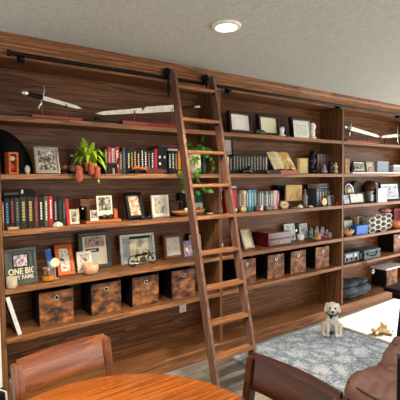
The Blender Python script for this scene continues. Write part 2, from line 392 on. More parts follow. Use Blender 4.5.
def chair(label, loc, rz, wd, wz, top=.872, w=.40):
    c = thing('dining_chair', label, 'chair', loc, rz, 'wooden dining chairs at the round table')
    hw = w / 2
    def bow(x): return .014 * (1 - (x / hw) ** 2)
    # wide curved back board
    for nm, z0, z1, th in (('back_board', top - .135, top - .008, .020), ('lower_rail', .56, .61, .018)):
        mb = MB(); N = 14; A = []
        for i in range(N + 1):
            x = -hw + .004 + (w - .008) * i / N; y = bow(x); zz = z1 + (.004 * (1 - (x / hw) ** 2) if nm == 'back_board' else 0)
            rake = lambda z: (z - .45) * .16
            A.append([mb.bm.verts.new((x, y + rake(z) + s, z)) for s, z in ((-th / 2, z0), (-th / 2, zz - .006), (-th / 4, zz), (th / 4, zz), (th / 2, zz - .006), (th / 2, z0))])
        for a, b in zip(A, A[1:]):
            for k in range(6): mb.bm.faces.new((a[k], a[(k + 1) % 6], b[(k + 1) % 6], b[k]))
        mb.bm.faces.new(A[0]); mb.bm.faces.new(A[-1][::-1])
        obj(nm, mb, wd, c, 'auto')
    for s in (-1, 1):                                          # rear stile and leg in one
        mb = MB(); pts = [(0.07, 0), (.0, .22), (-.005, .45), (.03, .65), ((top - .022 - .45) * .16, top - .022)]
        hwid = [.015, .017, .019, .018, .017]; A = []
        for (y, z), h in zip(pts, hwid):
            A.append([mb.bm.verts.new((s * hw + dx * h, y + dy * .019, z)) for dx, dy in ((-1, -1), (1, -1), (1, 1), (-1, 1))])
        for a, b in zip(A, A[1:]):
            for k in range(4): mb.bm.faces.new((a[k], a[(k + 1) % 4], b[(k + 1) % 4], b[k]))
        mb.bm.faces.new(A[0][::-1]); mb.bm.faces.new(A[-1])
        bmesh.ops.bevel(mb.bm, geom=mb.bm.edges[:], offset=.004, segments=2, affect='EDGES')
        obj('back_stile', mb, wz, c, 'auto')
        obj('front_leg', MB().cyl((s * (hw - .01), -.37, 0), (s * (hw - .02), -.37, .425), .014, .021, 12), wz, c, 'auto')
        obj('stretcher', MB().box(s * (hw - .015) - .009, s * (hw - .015) + .009, -.365, .015, .19, .22, bev=.003), wz, c)
    obj('seat', MB().box(-hw - .01, hw + .01, -.40, -.022, .425, .450, bev=.010), wd, c, 'auto')
    return c
chair('reddish-brown wooden chair on the far side of the round table', (.462, -1.172, 0), R(8), chairW, chairZ, .868, .365)
chair('dark glossy wooden chair at the right of the round table', (.955, -1.80, 0), R(-87), darkW, darkZ, .872, .375)

# ------------------------------------------------------------------ foreground right: beanbag, black table, black box
bagm = M('#62463d', 0.6, var=.18, scale=9)
bg = thing('beanbag', 'mauve-brown slouchy beanbag at the lower right corner', 'beanbag', (2.42, -1.66, .0115))
mb = MB()
for i in range(7):
    for k in range(7):
        x, y = -.29 + .58 * i / 6, -.27 + .54 * k / 6; e = max(abs(x), abs(y)) / .29
        mb.ball((x * (1.05 if k < 4 else .95), y, .19 + .02 * (1 - e)), (.14, .14, .165), 14)
body = blob('bag_body', mb, bagm, bg, .014, 10)
for v in body.data.vertices:
    p = v.co; n_ = noise.noise(p * 6.0) * .034 + noise.noise(Vector((p.x * 15, p.y * 15, p.z * 9))) * .014
    v.co += v.normal * n_
    if v.co.z < .004: v.co.z = .004
mb = MB(); mb.ball((.06, .22, .375), (.19, .12, .085), 20); mb.ball((-.08, .22, .35), (.10, .09, .05), 16); mb.ball((.22, .12, .375), (.16, .17, .08), 18); mb.ball((.10, .28, .425), (.08, .06, .05), 14); mb.ball((.0, .12, .35), (.14, .12, .05), 14)
flap = blob('top_flap', mb, bagm, bg, .010, 6)
for v in flap.data.vertices:
    p = v.co; v.co += v.normal * (noise.noise(p * 12.0 + Vector((3, 0, 0))) * .026 + noise.noise(p * 25.0) * .008)
pts = []
for k in range(41):
    a = 2 * math.pi * k / 40; d = Vector((math.cos(a), math.sin(a), 0))
    hit, loc, nor, _ = body.ray_cast(Vector((0, 0, .285)) + d * .9, -d)
    if hit: pts.append(loc + d * .002)
pts.append(pts[0])
obj('piping', MB().tube(pts, .007, 8), M('#3a2722', .6), bg, True, 'dark brown seam piping')

bt = thing('side_table', 'black side table with stepped edge and splayed leg at the right edge', 'table', (3.62, -1.11, 0))
obj('table_top', MB().box(-.45, .45, -.24, .24, .565, .600, bev=.006), blackm, bt)
obj('apron', MB().box(-.38, .38, -.20, .20, .500, .565, bev=.006), black, bt)
for sx in (-1, 1):
    for sy in (-1, 1):
        p0 = Vector((sx * .20, sy * .17, .50)); p1 = Vector((sx * .225, sy * .215, .0128 if sx < 0 else 0.0)); mb = MB()
        A = [mb.bm.verts.new(p0 + Vector((dx, dy, 0)) * .030) for dx, dy in ((-1, -1), (1, -1), (1, 1), (-1, 1))]
        B = [mb.bm.verts.new(p1 + Vector((dx, dy, 0)) * .024) for dx, dy in ((-1, -1), (1, -1), (1, 1), (-1, 1))]
        for k in range(4): mb.bm.faces.new((A[k], A[(k + 1) % 4], B[(k + 1) % 4], B[k]))
        mb.bm.faces.new(A); mb.bm.faces.new(B[::-1]); obj('leg', mb, black, bt)
q = at(396.6, 354, -2.10)
bx = thing('speaker_box', 'upright black box in front of the beanbag, cut by the right edge', 'speaker', (q.x + .12, -2.10 - .13, 0))
obj('cabinet', MB().box(-.12, .12, -.13, .13, .0, q.z - .012, bev=.004), black, bx)
obj('top_panel', MB().box(-.12, .12, -.13, .13, q.z - .012, q.z, bev=.003), M('#3b3a3c', .35, .4), bx)
obj('grille', MB().box(-.10, .10, -.136, -.13, .06, q.z - .05, bev=.002), M('#161617', .8), bx)

q = at(2.5, 391, -.10)
sb = thing('power_box', 'small black box with pale cable at the lower left corner', 'box', (.33, -.10, 0))
obj('case', MB().box(-.12, .055, -.05, .05, 0, q.z, bev=.006), black, sb)
pc = on(12, 379, .52)
obj('cable', MB().tube([(.01, -.02, q.z), (.025, -.04, q.z + .03), (.05, -.06, q.z + .015), (.055, -.07, .15), (.05, -.08, .02)], .006, 8), M('#c9c7c2', .4), sb, True)
pst = thing('walking_cane', 'brown round-topped wooden cane standing beside the left dining chair', 'cane', (pc.x, pc.y, 0))
obj('shaft', MB().cyl((0, 0, .02), (0, 0, .50), .011, .014, 14), ladW, pst, 'auto'); obj('knob', MB().ball((0, 0, .503), (.016, .016, .022), 14), ladW, pst, True); obj('tip', MB().cyl((0, 0, 0), (0, 0, .03), .014, seg=12), black, pst)

# ------------------------------------------------------------------ puppy sitting on the rug
furm = new_mat('cream_fur'); m_, nt_, b_, L_ = furm
tc = nd(nt_, 'ShaderNodeTexCoord'); sx_ = nd(nt_, 'ShaderNodeSeparateXYZ'); L_.new(tc.outputs['Object'], sx_.inputs[0])
n_ = nd(nt_, 'ShaderNodeTexNoise', Scale=14.0, Detail=4.0); L_.new(tc.outputs['Object'], n_.inputs['Vector'])
ma = nd(nt_, 'ShaderNodeMath', operation='MULTIPLY_ADD'); L_.new(sx_.outputs['Y'], ma.inputs[0]); ma.inputs[1].default_value = 5.0; L_.new(n_.outputs['Fac'], ma.inputs[2])
r_ = ramp(nt_, [(.35, '#cfcac1'), (.58, '#c6baa4'), (.78, '#b07f4c')]); L_.new(ma.outputs[0], r_.inputs[0]); L_.new(r_.outputs[0], b_.inputs['Base Color']); b_.inputs['Roughness'].default_value = .9
n2_ = nd(nt_, 'ShaderNodeTexNoise', Scale=120.0, Detail=3.0); L_.new(tc.outputs['Object'], n2_.inputs['Vector'])
bp_ = nd(nt_, 'ShaderNodeBump', Strength=.8, Distance=.006); L_.new(n2_.outputs['Fac'], bp_.inputs['Height']); L_.new(bp_.outputs[0], b_.inputs['Normal'])
fur = m_
def puppy(loc, rz):
    d = thing('puppy', 'small cream puppy with tan back sitting on the rug before the bookcase', 'dog', loc, rz)
    mb = MB()                                                   # local: facing -Y
    mb.ball((0, .055, .075), (.062, .075, .072), 18); mb.caps((0, .05, .09), (0, -.010, .155), .062, .050, 8, 16)
    mb.ball((0, -.028, .135), (.046, .034, .05), 16); mb.caps((0, -.01, .16), (.0, -.028, .215), .044, .040, 5)
    for s in (-1, 1):
        mb.caps((s * .034, -.026, .13), (s * .036, -.040, .03), .022, .016, 8); mb.ball((s * .037, -.052, .013), (.018, .026, .013), 12)
        mb.ball((s * .062, .035, .052), (.030, .056, .048), 14); mb.caps((s * .070, .03, .03), (s * .072, -.03, .014), .020, .016, 6); mb.ball((s * .072, -.042, .012), (.018, .024, .012), 12)
    mb.ball((0, -.036, .238), (.052, .050, .046), 18); mb.caps((0, -.070, .228), (0, -.096, .222), .026, .020, 5)
    mb.ball((0, -.052, .258), (.036, .03, .022), 14)
    for s in (-1, 1):                                           # hanging ears
        mb.caps((s * .046, -.028, .262), (s * .058, -.032, .212), .014, .017, 6)
    mb.tube([(.0, .12, .03), (.03, .155, .028), (.075, .165, .03), (.105, .14, .04)], [.018, .018, .016, .008], 10)
    bo = blob('body', mb, fur, d, .0055, 5)
    for v in bo.data.vertices:
        v.co += v.normal * (noise.noise(v.co * 55) * .004)
        if v.co.z < .001: v.co.z = .001
    dk = M('#120d0b', .25)
    for s in (-1, 1): obj('eye', MB().ball((s * .022, -.083, .247), .0085, 12), dk, d, True)
    obj('nose', MB().ball((0, -.115, .2275), (.012, .009, .009), 12), dk, d, True)
    obj('mouth', MB().tube([(-.013, -.107, .208), (0, -.114, .2115), (.013, -.107, .208)], .0022, 6), dk, d, True)
    cr = MB(); pts = [(.046 * math.cos(a), -.018 + .046 * math.sin(a), .192 + .012 * math.sin(a)) for a in [2 * math.pi * k / 24 for k in range(25)]]
    cl_ = obj('collar', cr.tube(pts, .006, 8), M('#2a2a2c', .5), d, True); obj('tag', MB().cyl((-.015, -.068, .172), (-.015, -.073, .172), .013, seg=14), dk, cl_, 'auto')
    return d
pd = on(334, 336.5, .012); pu = puppy((pd.x + .015, pd.y + .035, .0125), R(-50)); pu.scale = (1.06, 1.18, 1.17)

ty = thing('plush_toy', 'cream and tan plush animal lying on the sunlit floor', 'toy', (*on(381, 333, 0).xy, 0), R(-35))
mb = MB(); mb.ball((0, 0, .032), (.078, .045, .032), 16); mb.ball((.03, .0, .07), (.035, .034, .032), 14); mb.ball((.07, -.02, .026), (.03, .026, .024), 12); mb.ball((-.075, -.01, .03), (.028, .03, .026), 12)
for s in (-1, 1): mb.ball((.03 + s * .024, .01, .098), (.013, .010, .016), 10); mb.caps((s * .05, -.035, .016), (s * .075, -.065, .014), .016, .014, 4)
blob('body', mb, M('#d3b48c', .9, var=.3, scale=30), ty, .005, 4)
obj('nose', MB().ball((.098, -.03, .026), .009, 10), M('#2a1d17', .4), ty, True)
for s in (-1, 1): obj('eye', MB().ball((.03 + s * .013, -.031, .078), .005, 8), M('#2a1d17', .3), ty, True)

# ================================================================== things on the shelves
WR = {'d': wood('frame_dark_wood', '#1d1210', '#33211b', '#44302a', 'X', 1.5, rough=.3), 'o': wood('orange_wood', '#8e4217', '#b8602a', '#cd7736', 'X', 1.5),
      'b': wood('brown_frame_wood', '#4a2a18', '#6b4028', '#83553a', 'X', 1.5), 't': wood('tan_wood', '#7d5230', '#a8743f', '#c28d55', 'X', 2.0)}
cream = M('#d9cfb4', .6); paper = M('#e3ddc8', .7); pagem = M('#cdbf9f', .8, var=.06)
BWP = lambda s: picture(['#24221f', '#57534b', '#8f897c', '#d0cabb'], 45, s)
COLP = lambda s: picture(['#3b3128', '#8a6a52', '#c9b394', '#d8d2c4', '#6a3b34'], 40, s)

def slot(px0, px1, pyt, Y, z):
    a, b, c = at(px0, pyt, Y), at(px1, pyt, Y), at((px0 + px1) / 2, pyt, Y)
    ax, bx = a.x, b.x
    for lo, hi in bays:
        if lo < (ax + bx) / 2 < hi: ax, bx = max(ax, lo + .003), min(bx, hi - .003)
    return (ax + bx) / 2, bx - ax, c.z - z
def Ybot(px, py, z): return min(.26, max(.012, on(px, py, z).y))

def frame(label, px, pyt, Y, z, fm, pm, bw=.012, mat=None, mw=.0, lean=8, rz=0, depth=.016, cat='picture frame', group='framed pictures on the shelves', name='picture_frame', extra=None):
    xc, wd, h = slot(px[0], px[1], pyt, Y, z)
    t = thing(name, label, cat, (xc, Y, z), R(rz), group)
    h /= math.cos(R(lean))
    X = Matrix.Translation((0, 0, depth * math.sin(R(lean)) + .0005)) @ Matrix.Rotation(-R(lean), 4, 'X')
    hw = wd / 2
    mb = MB()
    for (x0, x1, z0, z1) in ((-hw, hw, 0, bw), (-hw, hw, h - bw, h), (-hw, -hw + bw, bw, h - bw), (hw - bw, hw, bw, h - bw)):
        mb.box(x0, x1, 0, depth, z0, z1, X, bev=min(.0025, bw / 4))
    obj('border', mb, fm, t)
    obj('backing', MB().box(-hw + bw * .5, hw - bw * .5, depth - .004, depth - .0005, bw * .5, h - bw * .5, X), M('#1a1614', .8), t)
    y = depth * .55
    if mat: obj('mat_board', MB().box(-hw + bw, hw - bw, y, depth - .004, bw, h - bw, X), mat, t)
    m = bw + mw
    obj('photo', MB().box(-hw + m, hw - m, y - .0008, y if mat else depth - .004, m, h - m, X), pm, t)
    a = X @ Vector((0, depth, h * .6)); b = Vector((0, min(a.y + h * .16, .285 - Y), .002))
    obj('easel_strut', MB().prism([(-wd * .12, 0), (wd * .12, 0), (wd * .06, 1), (-wd * .06, 1)], .003, Matrix(((1, 0, 0, 0), (0, (a.y - b.y), 0, b.y), (0, (a.z - b.z), 0, b.z), (0, 0, 0, 1))) @ Matrix()), M('#1a1614', .8), t) if False else obj('easel_strut', MB().cyl(b, a, .005, seg=6), M('#1a1614', .8), t)
    return t, X, wd, h

ORD = ['first', 'second', 'third', 'fourth', 'fifth', 'sixth', 'seventh', 'eighth', 'ninth', 'tenth', 'eleventh', 'twelfth', 'thirteenth', 'fourteenth', 'fifteenth', 'sixteenth', 'seventeenth', 'eighteenth']
def books(row, group, z, Y, items, depth=.15):
    last = -9
    for i, (p0, p1, pt, colr, tcol, desc) in enumerate(items):
        x0 = max(at(p0, pt, Y).x, last + .0006); x1 = at(p1, pt, Y).x; h = at((p0 + p1) / 2, pt, Y).z - z
        for lo, hi in bays:
            if lo - .03 < x0 < hi: x0, x1 = max(x0, lo + .002), min(x1, hi - .002)
        if x1 - x0 < .005: continue
        last = x1; wd = x1 - x0 - .0008
        b = thing('book', '%s, %s from left %s' % (desc, ORD[i], row), 'book', ((x0 + x1) / 2, Y, z), 0, group)
        hw = wd / 2; d = depth - .006 * (i % 3); cm = M(colr, .45, var=.08)
        mb = MB(); mb.box(-hw, hw, 0, .004, 0, h, bev=.0012); mb.box(-hw, -hw + .002, .003, d, 0, h); mb.box(hw - .002, hw, .003, d, 0, h)
        obj('cover', mb, cm, b)
        obj('pages', MB().box(-hw + .002, hw - .002, .004, d - .004, .003, h - .004), pagem, b)
        if tcol:
            mb = MB(); tm = M(tcol, .45, var=.05); r2 = random.Random(i * 7 + int(p0))
            zz = h * r2.uniform(.80, .9); ww = hw * r2.uniform(.30, .5)
            while zz > h * .25:
                l = r2.uniform(.008, .016)
                mb.box(-ww, ww, -.0006, .001, zz - l, zz); zz -= l + r2.uniform(.003, .006)
            obj('spine_lettering', mb, tm, b)

# ------------------------------------------------------------------ top shelf: swords and certificates
def sword(name, label, px_h, py_h, px_t, py_t, Y, cat, blade_w, grip_m, hilt_len=.26, base=None, posts=(), guard=.07, pommel=True, ringed=False):
    A = at(px_h, py_h, Y); B = at(px_t, py_t, Y); L = (B - A).length; ang = math.atan2(B.z - A.z, B.x - A.x)
    t = thing(name, label, cat, tuple(A), 0, 'blades displayed on the top shelf')
    X = Matrix.Rotation(-ang, 4, 'Y')
    g = L * hilt_len
    bw = blade_w / 2
    mb = MB(); pts = [(g, bw), (L * .90, bw * .75), (L, 0), (L * .90, -bw * .75), (g, -bw)]
    N = len(pts); f = [mb.bm.verts.new(X @ Vector((x, -.0012, zz))) for x, zz in pts]; k = [mb.bm.verts.new(X @ Vector((x, .0012, zz))) for x, zz in pts]
    r0 = mb.bm.verts.new(X @ Vector((g, -.004, 0))); r1 = mb.bm.verts.new(X @ Vector((L * .9, -.003, 0)))
    mb.bm.faces.new(k[::-1])
    for i in range(N): mb.bm.faces.new((f[i], f[(i + 1) % N], k[(i + 1) % N], k[i]))
    for q in ((f[0], f[1], r1, r0), (f[1], f[2], r1), (f[2], f[3], r1), (f[3], f[4], r0, r1), (f[4], f[0], r0)): mb.bm.faces.new(q)
    obj('blade', mb, M('#ebe8de', .4, .0), t)
    obj('grip', MB().cyl(X @ Vector((.012, 0, 0)), X @ Vector((g, 0, 0)), .015, .0165, 12), grip_m, t, 'auto')
    if pommel: obj('pommel', MB().ball(X @ Vector((0, 0, 0)), (.026, .022, .022), 14).cyl(X @ Vector((-.03, 0, 0)), X @ Vector((-.012, 0, 0)), .003, .009, 10), steel, t, 'auto')
    gm = MB(); gx = g
    gm.tube([X @ Vector((gx - .012, 0, -guard)), X @ Vector((gx - .004, 0, -guard * .6)), X @ Vector((gx, 0, 0)), X @ Vector((gx + .004, 0, guard * .6)), X @ Vector((gx - .002, 0, guard))], [.009, .007, .010, .007, .009], 8)
    gm.ball(X @ Vector((gx - .012, 0, -guard)), .009, 10); gm.ball(X @ Vector((gx - .002, 0, guard)), .009, 10)
    obj('crossguard', gm, steel, t, True)
    return t, A, B, X
def stand(label, p0, p1, Y, z, posts, hgt=.022, d0=-.025, d1=.055, m=redbase):
    x0, x1 = at(p0, 115, Y).x, at(p1, 115, Y).x
    t = thing('sword_stand', label, 'stand', ((x0 + x1) / 2, Y, z), 0, 'stands under the blades')
    hw = (x1 - x0) / 2
    obj('base', MB().box(-hw, hw, d0, d1, 0, hgt, bev=.004), m, t)
    for px, py in posts:
        q = at(px, py, Y); x = q.x - t.location.x
        p = obj('post', MB().cyl((x, .0, hgt - .002), (x, .0, q.z - z - .012), .005, seg=10), m, t, 'auto')
        mb = MB()
        mb.tube([(x, -.014, q.z - z + .006), (x, -.013, q.z - z - .010), (x, 0, q.z - z - .015), (x, .013, q.z - z - .010), (x, .014, q.z - z + .006)], .004, 6)
        obj('fork', mb, M('#241211', .4), p, True)
    return t
Y1 = .035
sword('dagger', 'silver dagger with black grip on a red stand, top shelf far left', 25, 93.3, 82, 109, Y1, 'dagger', .028, M('#141313', .6), .29)
stand('dark red stand holding the black-gripped dagger', 31, 81.5, Y1, ZA, [(42.3, 101.5), (66, 105.8)])
# long sword with a broad pale sheath section and dark grip
A = at(95, 114, Y1); B = at(199, 106.8, Y1)
lsw = thing('long_sword', 'long pale sword lying across a red stand behind the ladder', 'sword', tuple(A), 0, 'blades displayed on the top shelf')
XX = Matrix.Rotation(-math.atan2(B.z - A.z, B.x - A.x), 4, 'Y'); LL = (B - A).length
fr = lambda px: (at(px, 110, Y1).x - A.x) / (B.x - A.x) * LL
def slab(pts, th):
    mb = MB(); mb.prism(pts, th, XX @ Matrix(((1, 0, 0, 0), (0, 0, 1, -th / 2), (0, 1, 0, 0), (0, 0, 0, 1)))); return mb
obj('blade', slab([(0, 0), (fr(103), -.014), (fr(142), -.020), (fr(142), .018), (fr(103), .012)], .006), M('#e8e4d9', .4, .0), lsw)
obj('sheath_section', slab([(fr(140), -.022), (fr(174), -.024), (fr(174), .026), (fr(146), .024)], .014), M('#ece8dc', .4, .0), lsw)
obj('grip', MB().cyl(XX @ Vector((fr(174), 0, 0)), XX @ Vector((fr(195), 0, 0)), .010, .008, 12), black, lsw, 'auto')
obj('pommel', MB().cyl(XX @ Vector((fr(194), 0, 0)), XX @ Vector((LL, 0, 0)), .010, .012, 12), steel, lsw, 'auto')
stand('long red stand holding the long pale sword', 121, 177, Y1, ZA, [(134, 112.2), (172, 109.5)], .030)
shx = at(83, 120, .02); she = at(122, 122, .02)
sh = thing('sheath', 'flat black sheath lying on the top shelf left of the long red stand', 'sheath', (shx.x, .01, ZA))
w_ = she.x - shx.x - .03
obj('scabbard', MB().prism([(0, .012), (.10, 0), (w_, 0), (w_, .05), (.1, .055), (.02, .035)], .018), black, sh)
obj('strap', MB().caps((.10, .03, .022), (w_ * .55, .03, .014), .020, .012, 6), M('#171616', .7), sh, True)

cert = lambda s: picture(['#dcdacb', '#e6e4d8', '#d3d2c2'], 12, s)
FRW = WR['d']
frame('large certificate in a dark wood frame, leftmost on the top shelf of the middle bay', (230.5, 253.5), 112, .02, ZA, FRW, cert(1), .024, M('#e9e7de', .6), .014, 7, 0, .045, 'framed certificate', 'framed certificates on the top shelf', 'certificate_frame')
frame('cream certificate in a dark wood frame above the open book', (260, 281), 115, .045, ZA, FRW, picture(['#e6dfbf', '#ddd5b3'], 10, 2), .026, None, 0, 7, 0, .045, 'framed certificate', 'framed certificates on the top shelf', 'certificate_frame')
frame('certificate in a dark wood frame, rightmost on the top shelf of the middle bay', (293, 315), 118, .05, ZA, FRW, cert(3), .026, None, 0, 7, 0, .045, 'framed certificate', 'framed certificates on the top shelf', 'certificate_frame')
xc, wd, h = slot(294.5, 309.5, 122, .012, ZA)
t = thing('award_card', 'pale bordered card propped before the rightmost certificate', 'card', (xc, .012, ZA))
obj('card', MB().box(-wd / 2, wd / 2, 0, .004, 0, h, Matrix.Rotation(-R(6), 4, 'X') @ Matrix.Translation((0, 0, .001))), M('#d9d8cb', .6), t); obj('print', MB().box(-wd * .36, wd * .36, -.001, .001, h * .15, h * .85, Matrix.Rotation(-R(6), 4, 'X')), M('#c4c6ba', .6), t)
q = at(261, 135, .0); t = thing('succulent', 'small dark green mossy plant between the two left certificates', 'plant', (q.x, .012, ZA))
mb = MB()
for k in range(16):
    a = k * 2.4; rr = .05 * math.sqrt(k / 16); mb.ball((rr * math.cos(a) * 1.1, rr * math.sin(a) * .35, .018 + .016 * (1 - k / 16)), (.016, .010, .018), 8)
obj('foliage', mb, M('#3d4f33', .7, var=.35, scale=40), t, True)
def figurine(label, px, pyt, Y, z, m, parts, cat='figurine', group='small ornaments on the shelves', name='figurine', rz=0, vox=.004):
    """parts: balls in units of the height, melted together"""
    xc, wd, h = slot(px[0], px[1], pyt, Y, z)
    t = thing(name, label, cat, (xc, Y, z), rz, group)
    mb = MB(); sx = wd
    for (x, y, zz, rx, ry, rz_) in parts: mb.ball((x * sx, y * sx, zz * h), (rx * sx, ry * sx, rz_ * h), 14)
    o = blob('body', mb, m, t, max(.0025, min(vox, h / 25)), 3)
    for v in o.data.vertices:
        if v.co.z < .0006: v.co.z = .0006
    return t, wd, h
figurine('white wing-shaped ornament beside the middle certificate', (279, 285), 126, .012, ZA, M('#d8d6cc', .5, var=.25, scale=60), [(0, 0, .08, .5, .35, .1), (-.05, 0, .4, .3, .22, .4), (.15, 0, .65, .2, .16, .3), (-.2, 0, .7, .16, .14, .2)])
figurine('white pitcher-like ornament at the right end beside the certificates', (310, 315.5), 123, .02, ZA, M('#e2e0d6', .4), [(0, 0, .06, .5, .4, .08), (-.05, 0, .35, .36, .3, .33), (.05, 0, .75, .42, .3, .24), (-.1, 0, .9, .3, .2, .1)])
# bay three blades
sword('short_sword', 'silver short sword pointing right on the stand of the right bay', 345, 127, 380, 137, .04, 'sword', .045, M('#5b5a57', .5, .4), .14, guard=.08)
stand('pale red stand under the short sword of the right bay', 345.5, 378, .04, ZA, [(350, 131.5), (368, 136.2)], m=M('#8e3b2c', .4))
t_, A_, B_, X_ = sword('hand_dagger', 'small silver dagger pointing left at the right end of the top shelf', 404, 135, 381, 137.3, .04, 'dagger', .040, M('#5b5a57', .5, .4), .30, guard=.10)
stand('black stand under the small silver dagger', 380, 408, .04, ZA, [(385, 137.4), (400, 136)], .012, m=M('#1c1716', .5))

# ------------------------------------------------------------------ second shelf, left bay
q = at(4, 150, .16)
hx0, hx1, hh = XL + .004, at(33.0, 165, .205).x, at(6, 128.5, .165).z - ZB
t = thing('domed_hat', 'large black dome-shaped hat at the left end of the second shelf', 'hat', (hx0, .205, ZB)); hr = hx1 - hx0
def half_dome(prof):
    mb = MB(); rings = []
    for r_, z_ in prof:                                     # oval rings whose middle slides to the left with height
        c_ = hr * .5 * min(r_, 1)
        rings.append([mb.bm.verts.new((c_ + hr * .5 * min(r_, 1) * math.cos(a_), .080 * r_ * math.sin(a_), z_)) for a_ in [2 * math.pi * k / 36 for k in range(36)]])
    for a, b in zip(rings, rings[1:]):
        for k in range(36): mb.bm.faces.new((a[k], a[(k + 1) % 36], b[(k + 1) % 36], b[k]))
    mb.bm.faces.new(rings[0][::-1]); mb.bm.faces.new(rings[-1]); return mb
obj('crown', half_dome([(math.cos(a_), hh * math.sin(a_)) for a_ in [R(88) * k / 12 for k in range(13)]]), M('#050506', .75), t, True)
obj('band', half_dome([(1.0, 0), (1.02, .003), (1.02, .022), (.985, .026)]), M('#0d0d0f', .6), t, True)
# orange wooden display box with a red bottle behind its opening
xc, wd, h = slot(8.3, 19.3, 152.5, .025, ZB)
t = thing('display_box', 'small orange wooden box with red bottle shape behind its front opening', 'box', (xc, .035, ZB), R(20))
hw = wd / 2; mb = MB()
for x0, x1, z0, z1 in ((-hw, -hw + .012, 0, h), (hw - .012, hw, 0, h), (-hw + .012, hw - .012, 0, .012), (-hw + .012, hw - .012, h - .012, h)): mb.box(x0, x1, 0, .05, z0, z1, bev=.001)
obj('case', mb, WR['o'], t); obj('back', MB().box(-hw + .010, hw - .010, .044, .048, .010, h - .01), M('#3a140c', .6), t)
obj('bottle', MB().lathe([(.016, .013), (.017, .05), (.010, .065), (.009, .075)], (0, .024, 0), 16), M('#a3161a', .25), t, True)
obj('emblem', MB().cyl((0, .012, h * .72), (0, .016, h * .72), hw * .5, seg=18), M('#c9a999', .5), t, 'auto'); obj('hinge', MB().box(-hw - .002, -hw + .001, .02, .03, h * .7, h * .8), steel, t)
figurine('small grey-white egg ornament between the orange box and silver frame', (24.5, 30), 165.5, .05, ZB, M('#b9bcb0', .4, var=.2), [(0, 0, .5, .5, .5, .5), (0, 0, .06, .3, .3, .08)])
frame('wide ornate silver frame with black and white photo left of the hanging plant', (35.5, 60.3), 147.5, .035, ZB, M('#98928a', .4, .35, var=.35, scale=90), BWP(4), .014, M('#a9a291', .6), .012, 19, 0, .018)
q = at(63.6, 172, .07)
t = thing('copper_ball', 'dark copper ball ornament right of the wide silver frame', 'ornament', (q.x, .07, ZB))
obj('ball', MB().ball((0, 0, .044), .032, 20), M('#6a3a20', .3, .6), t, True); obj('base', MB().lathe([(.028, 0), (.03, .006), (.016, .014), (.014, .018)], seg=20), M('#2a1710', .4), t, True)
q = at(72, 170, .10)
t = thing('bottle', 'dark glass bottle behind the leaves of the pitcher plant', 'bottle', (q.x, .10, ZB))
obj('glass_body', MB().lathe([(.026, 0), (.03, .01), (.03, .07), (.012, .095), (.010, .12)], seg=20), M('#1a1512', .15), t, True); obj('cap', MB().cyl((0, 0, .12), (0, 0, .135), .012, seg=14), M('#6d6a63', .3, .6), t, 'auto'); obj('label_band', MB().lathe([(.0303, .025), (.0306, .03), (.0306, .055), (.0303, .06)], seg=20), M('#5c5444', .6), t, True)
# pitcher plant
leafm = M('#a2c034', .4, var=.3, scale=16); redp = M('#a5543a', .4, var=.35, scale=35)
q = at(90, 165, .075)
t = thing('pitcher_plant', 'bright green pitcher plant with red pitchers hanging over the shelf edge', 'plant', (q.x, .075, ZB))
obj('pot', MB().lathe([(.038, 0), (.05, .055), (.053, .06), (.053, .068), (.046, .066), (.001, .06)], seg=24), M('#2b241e', .5), t, True)
def leaf_strip(mb, base, dirv, length, width, droop, lift, n=7):
    dirv = Vector(dirv).normalized(); side = dirv.cross(Vector((0, 0, 1))).normalized(); L_, R_, C_ = [], [], []
    for i in range(n + 1):
        u = i / n; p = Vector(base) + dirv * length * u + Vector((0, 0, lift * u - droop * u * u))
        wv = width * math.sin(math.pi * min(1, .12 + u * .88)) ** .7 * .5 if u < 1 else .0006
        L_.append(mb.bm.verts.new(p + side * wv + Vector((0, 0, wv * .25)))); R_.append(mb.bm.verts.new(p - side * wv + Vector((0, 0, wv * .25)))); C_.append(mb.bm.verts.new(p))
    for i in range(n):
        mb.bm.faces.new((L_[i], L_[i + 1], C_[i + 1], C_[i])); mb.bm.faces.new((C_[i], C_[i + 1], R_[i + 1], R_[i]))
r3 = random.Random(5); mb = MB()
for k in range(46):
    a = k * 2.39996; ln = r3.uniform(.13, .20); dx, dy = math.cos(a), math.sin(a)
    if dy > 0: ln *= .8
    leaf_strip(mb, (dx * .012, dy * .012, .065 + .0012 * k), (dx, dy, 0), min(ln * .78, .16 if dy > 0 else .125), r3.uniform(.026, .036), r3.uniform(.10, .27), r3.uniform(.10, .27))
for v in mb.bm.verts:
    if v.co.y + .075 > -.008: v.co.z = max(v.co.z, .004)
    v.co.y = min(v.co.y, .21)
obj('foliage', mb, leafm, t, True)
for px, py, s in ((79, 175.5, 1.75), (91.5, 170, 1.45), (97.5, 174, 1.5), (87, 167.5, 1.0)):
    p = at(px, py, -.045 if s > 1.2 else -.015); l = p - t.location
    pt_ = obj('pitcher', MB().lathe([(.002, -.028 * s), (.010 * s, -.022 * s), (.0155 * s, -.008 * s), (.013 * s, .010 * s), (.0125 * s, .022 * s), (.017 * s, .027 * s), (.012 * s, .024 * s)], l, 16), redp, t, True, 'rust-red hanging pitcher')
    lid = MB(); lid.ball((l.x, l.y + .006, l.z + .034 * s), (.013 * s, .011 * s, .003), 10, Euler((.6, 0, 0))); obj('lid', lid, redp, pt_, True)
    obj('tendril', MB().tube([(l.x * .3, l.y * .3, .10), (l.x * .8, l.y * .8, .09), (l.x, l.y + .015, l.z + .015), (l.x, l.y + .012, l.z - .015), (l.x, l.y, l.z - .028 * s)], .0018, 6), leafm, pt_, True)
G = 'books on the second shelf of the left bay'
